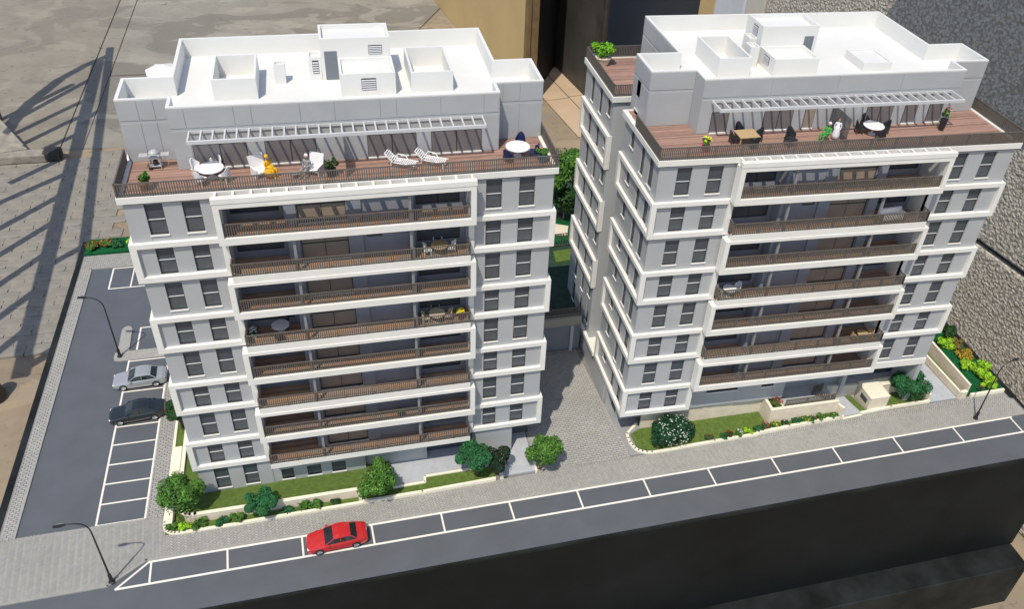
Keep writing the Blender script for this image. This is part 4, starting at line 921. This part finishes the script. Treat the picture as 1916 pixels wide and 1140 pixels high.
for x, y, r, h, tn, lb in ((60.4, 48.0, .9, 1.3, GY, 'bright lime bush nearest the right street lamp'), (60.8, 49.6, 1.0, 1.5, GY, 'large bright lime bush second from the right street lamp'), (59.9, 50.6, .8, 1.1, GY, 'lime bush in front of the orange one at the right edge'),
                           (60.6, 52.2, .9, 1.1, ORA, 'orange yellow bush in the bright green strip'), (60.9, 53.8, .8, 1.0, [(.25, .16, .04), (.12, .12, .03)], 'brown green bush behind the orange one'), (59.6, 54.2, 1.0, 1.2, GY, 'wide lime bush beside the tall cream wall'),
                           (61.3, 55.8, .9, 1.4, G3, 'dark green bush against the black border'), (60.0, 56.6, .9, 1.3, GY, 'lime bush beyond the dark one at the right edge'), (60.2, 58.8, .9, 1.4, GY, 'lime bush next to the right building corner'), (61.4, 58.4, .8, 1.3, G3, 'small dark bush at the far right border'), (60.4, 61.0, 1.0, 1.4, GY, 'farthest visible lime bush of the right strip')):
    shrub(x, y, .25, r, h, tn, lb, 1300, .12, group='bushes of the right strip', lump=7)
shrub(59.2, 47.55, .3, .3, .5, G2, 'tiny red flowering plant at the lamp shadow on the right strip', 200, .06, (RED, 14, .05), group=sg)
for x, y, r, h, tn, fl, lb in ((-26.5, 86.4, .8, .8, G1, (RED, 20, .08), 'green bush with red flowers at the far left corner'), (-25.2, 86.6, .7, .8, G1, ((.5, .15, .1), 22, .08), 'pinkish green bush second from the far left corner'), (-24.0, 86.5, .8, .9, G2, None, 'plain green bush in the far left strip'), (-22.4, 86.3, .9, 1.1, GY, None, 'bright lime bush beside the left building'), (-21.0, 86.4, .9, 1.0, GY, None, 'lime bush half hidden behind the left building')):
    shrub(x, y, .25, r, h, tn, lb, 900, .12, fl, group='bushes of the far left strip', lump=6)

# ------------------------------------------------------------------ street lamps
def lamp(x, y, ang, label, arm=1.35, h=6.9):
    t = empty('street_lamp', (x, y, .08), ang, label, 'street lamp', 'curved black street lamps')
    p = MB().tube([(0, 0, .9), (0, 0, h - 1.1)], [.075, .055], 8)
    c = bez((0, 0, h - 1.1), (0, 0, h + .15), (-arm, 0, h + .1), 10); p.tube([(*q,) for q in c], .05, 8); p.build('pole', BMET, t, smooth=False)
    MB().lathe(0, 0, [(.26, 0), (.24, .06), (.14, .1), (.13, .85), (.08, .95)], 12).build('base', BMET, t)
    hd = MB(); hd.add([(-arm + .05, -.06, h + .14), (-arm + .05, .06, h + .14), (-arm - .3, .15, h + .16), (-arm - .75, .11, h + .08), (-arm - .75, -.11, h + .08), (-arm - .3, -.15, h + .16), (-arm + .05, -.05, h + .05), (-arm + .05, .05, h + .05), (-arm - .3, .12, h + .0), (-arm - .75, .09, h), (-arm - .75, -.09, h), (-arm - .3, -.12, h + .0)],
                    [(0, 1, 2, 3, 4, 5), (11, 10, 9, 8, 7, 6), (0, 6, 7, 1), (1, 7, 8, 2), (2, 8, 9, 3), (3, 9, 10, 4), (4, 10, 11, 5), (5, 11, 6, 0)]); hd.build('lamp_head', BMET, t)
    MB().box(-arm - .62, -arm - .22, -.07, .07, h - .035, h - .003).build('lamp_glass', PLASTW, t); return t
lamp(-18.7, 42.65, .0, 'front left street lamp standing on the brick corner by the white diagonal line')
lamp(-21.46, 67.85, -.25, 'street lamp on the kerbed island of the left parking lot')
lamp(56.5, 44.45, PI + .2, 'right street lamp standing at the kerb before the lime bushes')

# ------------------------------------------------------------------ cars
def car(loc, rz, paint, label, metal_trim=CHROME):
    t = empty('parked_car', loc, rz, label, 'car', 'parked toy cars')
    # stations along x (front = -x): x, half width, sill z, belt z, cabin half width at roof, roof z
    S = [(-2.28, .55, .36, .50, None), (-2.2, .74, .25, .62, None), (-1.95, .86, .2, .70, None), (-1.4, .90, .2, .78, None), (-.92, .91, .2, .86, None), (-.28, .92, .2, .90, (.66, 1.30)),
         (.15, .92, .2, .91, (.68, 1.37)), (.65, .92, .2, .92, (.66, 1.35)), (1.02, .91, .2, .93, (.62, 1.26)), (1.5, .90, .2, .94, None), (1.95, .84, .24, .90, None), (2.2, .76, .3, .80, None), (2.28, .62, .4, .62, None)]
    body, roof, ws, rw, sw, sw2 = MB(), MB(), MB(), MB(), MB(), MB()
    def ring(s):
        x, w_, z0, zb, cab = s; r = [(x, w_ * .96, z0), (x, w_, z0 + (zb - z0) * .45), (x, w_ * .975, z0 + (zb - z0) * .8), (x, w_ * .90, zb)]
        if cab: r += [(x, cab[0], cab[1] - .05), (x, cab[0] * .6, cab[1])]
        else: r += [(x, w_ * .72, zb + .035), (x, w_ * .4, zb + .05)]
        return r
    Rg = [ring(s) for s in S]
    for i in range(len(S) - 1):
        a, c = Rg[i], Rg[i + 1]; ca, cc = S[i][4], S[i + 1][4]
        for j in range(5):
            tgt = body
            if j == 3 and (ca or cc): tgt = sw if (ca and cc) else (ws if not ca else rw)
            if j == 4 and (ca or cc): tgt = roof if (ca and cc) else (ws if not ca else rw)
            for sgn in (1, -1):
                q = [a[j], c[j], c[j + 1], a[j + 1]]; q = [(p[0], p[1] * sgn, p[2]) for p in q]
                (sw2 if tgt is sw and sgn < 0 else tgt).add(q if sgn > 0 else q[::-1], [(0, 1, 2, 3)])
        tgt = body if not (ca or cc) else (roof if (ca and cc) else (ws if not ca else rw))
        tgt.add([(a[5][0], -a[5][1], a[5][2]), (a[5][0], a[5][1], a[5][2]), (c[5][0], c[5][1], c[5][2]), (c[5][0], -c[5][1], c[5][2])], [(0, 1, 2, 3)])
    for s, fl in ((Rg[0], 1), (Rg[-1], -1)):
        P = s + [(p[0], -p[1], p[2]) for p in s[::-1]]; body.add(P if fl > 0 else P[::-1], [tuple(range(12))])
    for o, nm, mt in ((body, 'body', paint), (roof, 'roof', paint), (ws, 'windshield', CARG), (rw, 'rear_window', CARG), (sw, 'side_window', CARG), (sw2, 'side_window', CARG)):
        ob = o.build(nm, mt, t, smooth=True)
    pl = MB()
    for sgn in (1, -1):
        for pts in ([(-.92, .82, .87), (-.28, .675, 1.27), (.15, .69, 1.34), (.65, .67, 1.32), (1.02, .635, 1.23), (1.5, .80, .96)],): pl.tube([(x, y * sgn, z) for x, y, z in pts], .035, 5)
        pl.tube([(.25, .845 * sgn, .91), (.27, .70 * sgn, 1.33)], .03, 5)
    pl.build('window_pillar', paint, t)
    MB().box(-1.9, 1.95, -.8, .8, .14, .3).build('underbody', TYRE, t)
    for x in (-1.38, 1.36):
        for sgn in (1, -1):
            w_ = MB(); w_.tube([(x, sgn * .70, .33), (x, sgn * .93, .33)], .33, 20); wh = w_.build('wheel', TYRE, t)
            r = MB(); r.tube([(x, sgn * .925, .33), (x, sgn * .945, .33)], .2, 16)
            for k in range(5):
                a = k * 2 * PI / 5; r.tube([(x, sgn * .95, .33), (x + .22 * math.cos(a), sgn * .95, .33 + .22 * math.sin(a))], .028, 4)
            r.build('rim', metal_trim, wh)
    for sgn in (1, -1):
        MB().box(-2.24, -2.02, sgn * .50, sgn * .74, .52, .635).build('headlight', PLASTW, t, bevel=.03)
        MB().box(2.12, 2.26, sgn * .46, sgn * .74, .6, .74).build('tail_light', mat('red_lens', (.3, .01, .01), .2) if 'red_lens' not in bpy.data.materials else bpy.data.materials['red_lens'], t, bevel=.03)
        MB().box(-.78, -.58, sgn * .88, sgn * 1.02, .88, .99).build('mirror', paint, t, bevel=.03)
    return t
car((-2.75, 42.85, .02), .045, carpaint('red_car_paint', (.50, .018, .022)), 'glossy red toy saloon car parked in the front bay')
car((-19.15, 63.95, .02), .03, carpaint('silver_car_paint', (.42, .43, .44), .35), 'silver grey toy saloon car in the left parking lot, left of the building')
car((-18.85, 59.6, .02), .06, carpaint('black_car_paint', (.016, .02, .022)), 'black toy saloon car parked in front of the silver one')

# ------------------------------------------------------------------ furniture on terraces and balconies
def at(T, R, u, v, z): 
    p = T(u, v, z); return (R.location.x + p[0], R.location.y + p[1], p[2])
def round_table(loc, mt, label, r=.85, h=.75):
    t = empty('round_table', loc, 0, label, 'table'); MB().lathe(0, 0, [(r * .96, h - .07), (r, h - .05), (r, h - .01), (r * .97, h)], 24).build('tabletop', mt, t)
    MB().lathe(0, 0, [(.3, 0), (.28, .05), (.07, .08), (.06, h - .07)], 12).build('pedestal', mt, t); return t
def tub_chair(loc, rz, mt, label, group=None, s=1.):
    t = empty('chair', loc, rz, label, 'chair', group, s)
    MB().box(-.26, .26, -.26, .24, .36, .44).build('seat', mt, t, bevel=.03)
    b = MB(); n = 9; vs = []
    for i in range(n):
        a = PI * (.02 + .96 * i / (n - 1)); hh = .62 + .36 * math.sin(a) ** 2
        for r_, z in ((.29, .34), (.32, hh), (.28, hh), (.25, .34)): vs.append((r_ * math.cos(a), r_ * math.sin(a) * .95, z))
    fs = [(i * 4 + k, i * 4 + (k + 1) % 4, i * 4 + 4 + (k + 1) % 4, i * 4 + 4 + k) for i in range(n - 1) for k in range(4)] + [(0, 1, 2, 3), (4 * n - 1, 4 * n - 2, 4 * n - 3, 4 * n - 4)]
    b.add(vs, fs); b.build('backrest', mt, t)
    for x in (-.22, .22):
        for y in (-.21, .2): MB().tube([(x, y, 0), (x * .95, y * .95, .38)], .025, 5).build('leg', mt, t)
    return t
def set_(T, R, u, v, z, tmt, cmt, tl, cl, angs, r=.85, dist=1.1, cs=1.15, square=False):
    loc = at(T, R, u, v, z)
    if square:
        t = empty('square_table', loc, .0, tl, 'table'); MB().box(-r, r, -r * .8, r * .8, .7, .76).build('tabletop', tmt, t, bevel=.01)
        for x in (-r * .88, r * .88):
            for y in (-r * .68, r * .68): MB().box(x - .04, x + .04, y - .04, y + .04, 0, .7).build('leg', tmt, t)
    else: round_table(loc, tmt, tl, r)
    for a, l in zip(angs, cl): tub_chair((loc[0] + dist * math.cos(a), loc[1] + dist * math.sin(a), z), a - PI / 2, cmt, l, None, cs)
def pot_plant(loc, r, h, potmt, tones, label, ph=.55, flowers=None, n=350, size=.09):
    t = empty('potted_plant', loc, 0, label, 'potted plant', None)
    MB().lathe(0, 0, [(r * .6, 0), (r * .85, ph), (r * .9, ph), (r * .75, ph - .03)], 14).build('pot', potmt, t)
    b = MB(); leafcloud(b, (0, 0, ph + h * .45), (r * 1.1, r * 1.1, h * .6), n, size, tones, 4, seed=int(abs(loc[0]) * 77)); b.build('foliage', LEAF, t, stuff=True)
    if flowers:
        f = MB(); rnd = random.Random(3)
        for k in range(flowers[1]):
            a = rnd.uniform(0, 6.28); e = rnd.uniform(.3, 1.4); p = Vector((r * 1.15 * math.cos(a) * math.cos(e), r * 1.15 * math.sin(a) * math.cos(e), ph + h * .45 + h * .6 * math.sin(e))); s = .07
            f.t = flowers[0]; a1 = Vector((s, 0, .02)); a2 = Vector((0, s * .8, s * .3)); f.add([p - a1, p - a2, p + a1, p + a2], [(0, 1, 2, 3)])
        f.build('flower', LEAF, t, stuff=True)
    return t
zd = 28.2
TERR = mat('terracotta', (.30, .15, .09), .8, .1, 3); NAVYC = mat('navy_cushion', (.01, .018, .10), .6)
set_(LT, LB, 5.2, 1.75, zd, PLASTW, PLASTW, 'white round table with white tub chairs at the left of the roof terrace', ['white tub chair left of the white round table', 'white tub chair behind the white round table by the glazing', 'white tub chair at the front right of the white round table', 'white tub chair at the front left of the white round table'], [2.6, 1.35, -.6, -2.2], .8, 1.02)
set_(LT, LB, 25.1, 2.0, zd, PLASTW, mat('blue_black_wicker', (.012, .02, .085), .55, .3, 12), 'white round table with dark wicker chairs at the right end of the left roof terrace', ['dark wicker chair with blue cushion behind the right hand round table', 'dark wicker chair with blue cushion front left of the right hand round table', 'dark wicker chair right of the right hand round table'], [1.2, 3.9, -.3], .85, 1.15)
for a in (1.2, 3.9): 
    l = at(LT, LB, 25.1, 2.0, zd); o = MB().box(-.24, .24, -.22, .2, .5, .6).build('cushion', NAVYC, bevel=.04); o.location = (l[0] + 1.15 * math.cos(a), l[1] + 1.15 * math.sin(a), zd); o.rotation_euler = (0, 0, a - PI / 2)
    tag(o, 'royal blue cushion on the %s dark wicker chair' % ('rear' if a < 2 else 'front left'), 'cushion')
for u, v, rz, lb in ((17.0, 1.55, -.45, 'left white slatted sun lounger on the roof terrace, angled to the railing'), (19.0, 1.6, -.45, 'right white slatted sun lounger on the roof terrace, next to the blue chairs')):
    l = at(LT, LB, u, v, zd); t = empty('sun_lounger', l, rz, lb, 'sun lounger', 'white sun loungers', 1.25)
    for y in (-.27, .27): MB().tube([(-.75, y, .82), (-.3, y, .36), (.95, y, .34)], .035, 5).build('side_rail', PLASTW, t); MB().tube([(-.35, y * 1.15, .36), (-.2, y * 1.2, .58), (.2, y * 1.2, .56), (.35, y * 1.1, .36)], .03, 5).build('armrest', PLASTW, t)
    for i in range(6): x = -.72 + i * .08; z = .80 - i * .083; MB().box(x - .03, x + .025, -.26, .26, z - .01, z + .025).build('slat', PLASTW, t)
    for i in range(11): x = -.2 + i * .105; MB().box(x - .035, x + .035, -.26, .26, .35, .38).build('slat', PLASTW, t)
    for x, y in ((-.4, -.25), (-.4, .25), (.8, -.25), (.8, .25)): MB().tube([(x, y, 0), (x, y, .36)], .03, 5).build('leg', PLASTW, t)
# folding grill trolley in front of the left wing
l = at(LT, LB, 1.75, 3.5, zd); t = empty('barbecue_grill', l, 0, 'silver grey barbecue grill with side shelves on the left corner of the roof terrace', 'grill', None, 1.15); SILV = mat('silver_plastic', (.42, .43, .44), .4, .1, 4)
MB().box(-.3, .3, -.22, .22, .62, .85).build('grill_body', SILV, t, bevel=.06); MB().lathe(0, 0, [(.28, .85), (.26, 1.0), (.15, 1.1), (.02, 1.13)], 12).build('lid', SILV, t)
for sx in (-1, 1): MB().box(sx * .34, sx * .78, -.2, .2, .8, .85).build('side_shelf', SILV, t)
MB().box(-.3, .3, -.2, .2, .16, .2).build('lower_shelf', SILV, t); MB().lathe(0, 0, [(.13, .2), (.15, .3), (.12, .48)], 10).build('gas_bottle', PLASTD, t)
for x, y in ((-.28, -.2), (.28, -.2), (-.28, .2), (.28, .2)): MB().tube([(x, y, 0), (x, y, .62)], .03, 5).build('leg', SILV, t)
MB().tube([(-.3, -.24, .08), (-.3, .24, .08)], .09, 10).build('wheel', PLASTD, t); MB().tube([(-.35, -.3, .95), (.35, -.3, .95)], .025, 5).build('handle', SILV, t)
pot_plant(at(LT, LB, 1.35, .75, zd), .38, .75, TERR, G1, 'leafy plant in a terracotta pot at the left corner of the roof terrace')
pot_plant(at(LT, LB, 12.5, .95, zd), .42, .8, PLASTD, G3, 'dark leafy plant in a black pot left of the glass screen')
pot_plant(at(LT, LB, 26.6, .9, zd), .42, .5, mat('teal_pot', (.02, .11, .17), .5), G1, 'green plant in a teal blue tub at the right corner of the left roof terrace')
# umbrella at the rear left
l = at(LT, LB, 1.6, 14.0, 28.2); t = empty('garden_umbrella', l, .2, 'white octagonal garden umbrella standing behind the left penthouse wing', 'umbrella'); b = MB(); n = 8; R_ = 1.35
vs = [(0, 0, 2.55)] + [(R_ * math.cos(PI / 8 + k * PI / 4), R_ * math.sin(PI / 8 + k * PI / 4), 2.1) for k in range(n)] + [(R_ * math.cos(PI / 8 + k * PI / 4), R_ * math.sin(PI / 8 + k * PI / 4), 2.0) for k in range(n)]
b.add(vs, [(0, 1 + k, 1 + (k + 1) % n) for k in range(n)] + [(1 + k, 9 + k, 9 + (k + 1) % n, 1 + (k + 1) % n) for k in range(n)]); b.build('canopy', PLASTW, t)
for k in range(4): a = PI / 8 + k * PI / 2; MB().tube([(0, 0, 2.56), (R_ * math.cos(a), R_ * math.sin(a), 2.11)], .03, 4).build('rib', PLASTW, t)
MB().tube([(0, 0, 0), (0, 0, 2.5)], .04, 6).build('pole', PLASTW, t)
# people: one continuous skinned body each
def person(loc, rz, cloth, label, seated=True, hair=None, s=1., skirt=False, arms='lap', lean=0.):
    me = bpy.data.meshes.new('body'); zs = .46 if seated else .92
    V = [((0, 0, zs), .135)]; Ed = []
    def a_(p, r, par): V.append((p, r)); Ed.append((par, len(V) - 1)); return len(V) - 1
    ch = a_((0, .03 + lean, zs + .28), .14, 0); nk = a_((0, .02 + lean, zs + .50), .06, ch); hd = a_((0, -.01 + lean, zs + .62), .085, nk); a_((0, 0 + lean, zs + .74), .075, hd)
    for sx in (-1, 1):
        sh = a_((sx * .19, .02 + lean, zs + .44), .062, ch)
        if arms == 'lap': el = a_((sx * .24, -.04, zs + .20), .045, sh); wr = a_((sx * .13, -.24, zs + .14), .032, el)
        else: el = a_((sx * .26, .0, zs + .2), .045, sh); wr = a_((sx * .24, -.1, zs - .02), .032, el)
        a_((sx * .10 if arms == 'lap' else sx * .23, wr and V[wr][0][1] - .09, V[wr][0][2] - .02), .028, wr)
        hp = a_((sx * .10, -.02, zs - .01), .10, 0)
        if seated: kn = a_((sx * .13, -.44, zs + .04), .068, hp); an = a_((sx * .13, -.50, .09), .042, kn)
        else: kn = a_((sx * .10, -.02, .5), .07, hp); an = a_((sx * .10, .01, .08), .045, kn)
        a_((sx * .14, V[an][0][1] - .16, .04), .038, an)
    me.from_pydata([v[0] for v in V], Ed, []); t = empty('person', loc, rz, label, 'person', None, s)
    o = bpy.data.objects.new('body', me); col.objects.link(o); o.parent = t; me.materials.append(cloth)
    m_ = o.modifiers.new('skin', 'SKIN'); 
    for i, v in enumerate(me.skin_vertices[0].data): v.radius = (V[i][1], V[i][1]); v.use_root = (i == 0)
    m2 = o.modifiers.new('sub', 'SUBSURF'); m2.levels = m2.render_levels = 1
    h = MB(); h.lathe(0, -.01 + lean, [(.03, zs + .55), (.085, zs + .6), (.1, zs + .68), (.085, zs + .76), (.03, zs + .80)], 12); h.build('head', SKIN, t, smooth=True)
    MB().lathe(0, .015 + lean, [(.1, zs + .66), (.112, zs + .73), (.08, zs + .81), (.02, zs + .835)], 12).build('hair', hair or TRUNK, t, smooth=True)
    MB().box(-.012, .012, -.135 + lean, -.1 + lean, zs + .66, zs + .70).build('nose', SKIN, t)
    if skirt:
        k_ = MB(); k_.lathe(0, -.12, [(.34, .12), (.3, .4), (.2, zs + .1), (.15, zs + .2)], 14); k_.build('skirt', cloth, t, smooth=True)
    return t
def lounge_chair(loc, rz, mt, label, s=1.2):
    t = empty('armchair', loc, rz, label, 'armchair', None, s)
    MB().box(-.36, .36, -.4, .3, .26, .38).build('seat', mt, t, bevel=.04); q = MB(); q.add([(-.38, .22, .3), (.38, .22, .3), (.42, .42, 1.05), (-.42, .42, 1.05), (-.38, .3, .3), (.38, .3, .3), (.42, .5, 1.03), (-.42, .5, 1.03)], [(0, 1, 2, 3), (7, 6, 5, 4), (0, 4, 5, 1), (1, 5, 6, 2), (2, 6, 7, 3), (3, 7, 4, 0)]); q.build('backrest', mt, t)
    for x in (-.38, .38): MB().box(x - .04, x + .04, -.38, .3, .0, .55).build('armrest', mt, t, bevel=.02)
    return t
YELC = mat('yellow_cloth', (.75, .42, .01), .7); GRYC = mat('grey_cloth', (.28, .28, .29), .7); GRNC = mat('green_cloth', (.05, .33, .06), .7); WHTC = mat('white_cloth', (.72, .74, .78), .7)
l = at(LT, LB, 8.5, 1.6, zd); lounge_chair((l[0] - .35, l[1] + .1, l[2]), .5, PLASTW, 'white armchair behind the person in yellow'); person((l[0] + .15, l[1] - .1, l[2]), .9, YELC, 'seated person in a long yellow dress on the left roof terrace', True, YELC, 1.2, True)
l = at(LT, LB, 11.2, 1.4, zd); lounge_chair((l[0] + .3, l[1] + .05, l[2]), -.5, PLASTW, 'white armchair beside the person in grey'); person((l[0] - .1, l[1] - .05, l[2]), -.6, GRYC, 'seated person in grey clothes leaning forward on the left roof terrace', True, WHTC, 1.2, lean=-.05)
l = at(LT, LB, 11.2, 1.4, zd); tb = empty('low_table', (l[0] - .95, l[1] - .35, zd), 0, 'tiny low side table between the two seated people', 'table'); MB().lathe(0, 0, [(.25, .3), (.25, .34)], 12).build('tabletop', GRYC, tb); MB().tube([(0, 0, 0), (0, 0, .3)], .04, 6).build('leg', GRYC, tb)
# right building terrace
set_(RT, RB, 7.3, 2.0, zd, WOODT, PLASTD, 'light wood square table with dark chairs on the right roof terrace', ['dark chair left of the light wood square table', 'dark chair behind the light wood square table', 'dark chair right of the light wood square table', 'dark chair in front of the light wood square table'], [3.1, 1.7, .1, -1.4], .8, 1.0, 1.15, True)
set_(RT, RB, 17.9, 2.35, zd, PLASTW, PLASTD, 'white round table with four black chairs on the right roof terrace', ['black chair left of the white round table on the right terrace', 'black chair behind the white round table on the right terrace', 'black chair right of the white round table on the right terrace', 'black chair in front of the white round table on the right terrace'], [2.9, 1.6, .0, -1.5], .8, 1.05)
tub_chair(at(RT, RB, 10.4, 1.2, zd), .2, PLASTD, 'dark round armchair alone behind the railing of the right roof terrace', None, 1.5)
pot_plant(at(RT, RB, 3.7, 1.0, zd), .34, .6, mat('magenta_pot', (.55, .01, .16), .5), G1, 'yellow green plant in a bright pink pot on the right roof terrace', .6, ((.6, .6, .05), 22))
pot_plant(at(RT, RB, 24.0, 2.4, zd), .34, .95, BMET, G1, 'flowering plant in a tall black vase near the right end of the terrace', .95, ((.6, .25, .2), 24))
person(at(RT, RB, 13.6, 1.7, zd), -1.2, GRNC, 'reclining person in bright green on the right roof terrace', True, PLASTW, 1.2, lean=.06)
person(at(RT, RB, 14.6, 2.0, zd), -.7, WHTC, 'person in a long white robe beside the glass screen on the right terrace', False, TRUNK, .95, True, 'side')
tn = [(.10, .30, .01), (.16, .40, .02), (.08, .22, .01), (.2, .45, .03)]
pot_plant(at(RT, RB, .75, 16.9, 28.2), .95, 1.25, CREAM, tn, 'large bright green leafy bush in a beige pot on the rear terrace', .7, None, 1500, .16)
q = person(at(RT, RB, 3.2, 12.7, 28.2), 2.3, SKIN, 'small bare legged seated figure half hidden behind the right penthouse wing', True, None, 1.0)
# balcony sets on the left building
ZP[:] = [24.9, 3.06]
f = lambda k: Z(k) + .1
CRM = mat('cream_chair', (.55, .47, .33), .5)
set_(LT, LB, 19.3, .0, f(7), WOODT, PLASTW, 'wooden round table on the seventh balcony, right bay of the left building', ['white chair left of the wooden balcony table', 'white chair right of the wooden balcony table', 'white chair behind the wooden balcony table'], [PI, 0, PI / 2], .6, .85, 1.1)
set_(LT, LB, 19.0, .0, f(5), CRM, CRM, 'cream table on the fifth balcony beside the yellow flowers', ['cream chair left of the fifth balcony table', 'cream chair right of the fifth balcony table', 'cream chair behind the fifth balcony table'], [PI, 0, PI / 2], .6, .85, 1.1)
pot_plant(at(LT, LB, 20.75, -.15, f(5)), .28, .5, mat('red_pot', (.3, .03, .03), .5), G1, 'yellow flowering plant in a red pot on a left building balcony', .45, ((.8, .7, .02), 60))
set_(LT, LB, 7.9, .55, f(5), PLASTW, PLASTD, 'white round table on the fifth balcony, left bay of the left building', ['dark chair behind the left bay balcony table', 'dark chair in front of the left bay balcony table'], [1.3, -1.7], .62, .9)
pot_plant(at(LT, LB, 5.95 + .1, .3, f(5)), .26, .5, PLASTW, G2, 'white flowering plant in a white pot at the left end of a balcony', .4, ((.8, .8, .78), 40))
pot_plant(at(LT, LB, 15.9, -.4, f(2)), .27, .35, BMET, G2, 'small green plant on the second balcony of the left building', .4)
# balcony sets on the right building
ZP[:] = [24.82, 3.145]
set_(RT, RB, 7.5, -.1, f(5), PLASTW, PLASTW, 'white table on the fifth balcony at the left end of the right building', ['white chair left of the balcony table on the right building', 'white chair right of the balcony table on the right building'], [2.8, .3], .55, .8, 1.1)
set_(RT, RB, 21.2, -.1, f(3), WOODT, WOODT, 'wooden table on the third balcony at the right end of the right building', ['wooden chair left of the third balcony table', 'wooden chair right of the third balcony table'], [PI, 0], .5, .75, 1.1)
l = at(RT, RB, 20.2, .0, f(7)); t = empty('daybed', l, .05, 'white cushioned daybed on the seventh balcony of the right building', 'daybed'); MB().box(-1.1, 1.1, -.4, .4, .15, .45).build('mattress', PLASTW, t, bevel=.08); MB().box(-1.0, .95, .3, .5, .4, .95).build('backrest', PLASTW, t, bevel=.08); MB().tube([(.95, -.38, .55), (.95, .4, .55)], .15, 10).build('bolster', PLASTW, t)
for x in (-1, 1): MB().box(x * 1.0 - .04, x * 1.0 + .04, -.35, .35, 0, .15).build('leg', WOODT, t)

tag(MB().prism([(22.42, 46.6), (24.2, 46.55), (24.3, 53), (21.7, 53.2), (21.9, 50)], .0, .07).build('side_ramp', mat('smooth_grey_paving', (.27, .275, .28), .8, .08, .6)), kind='structure')
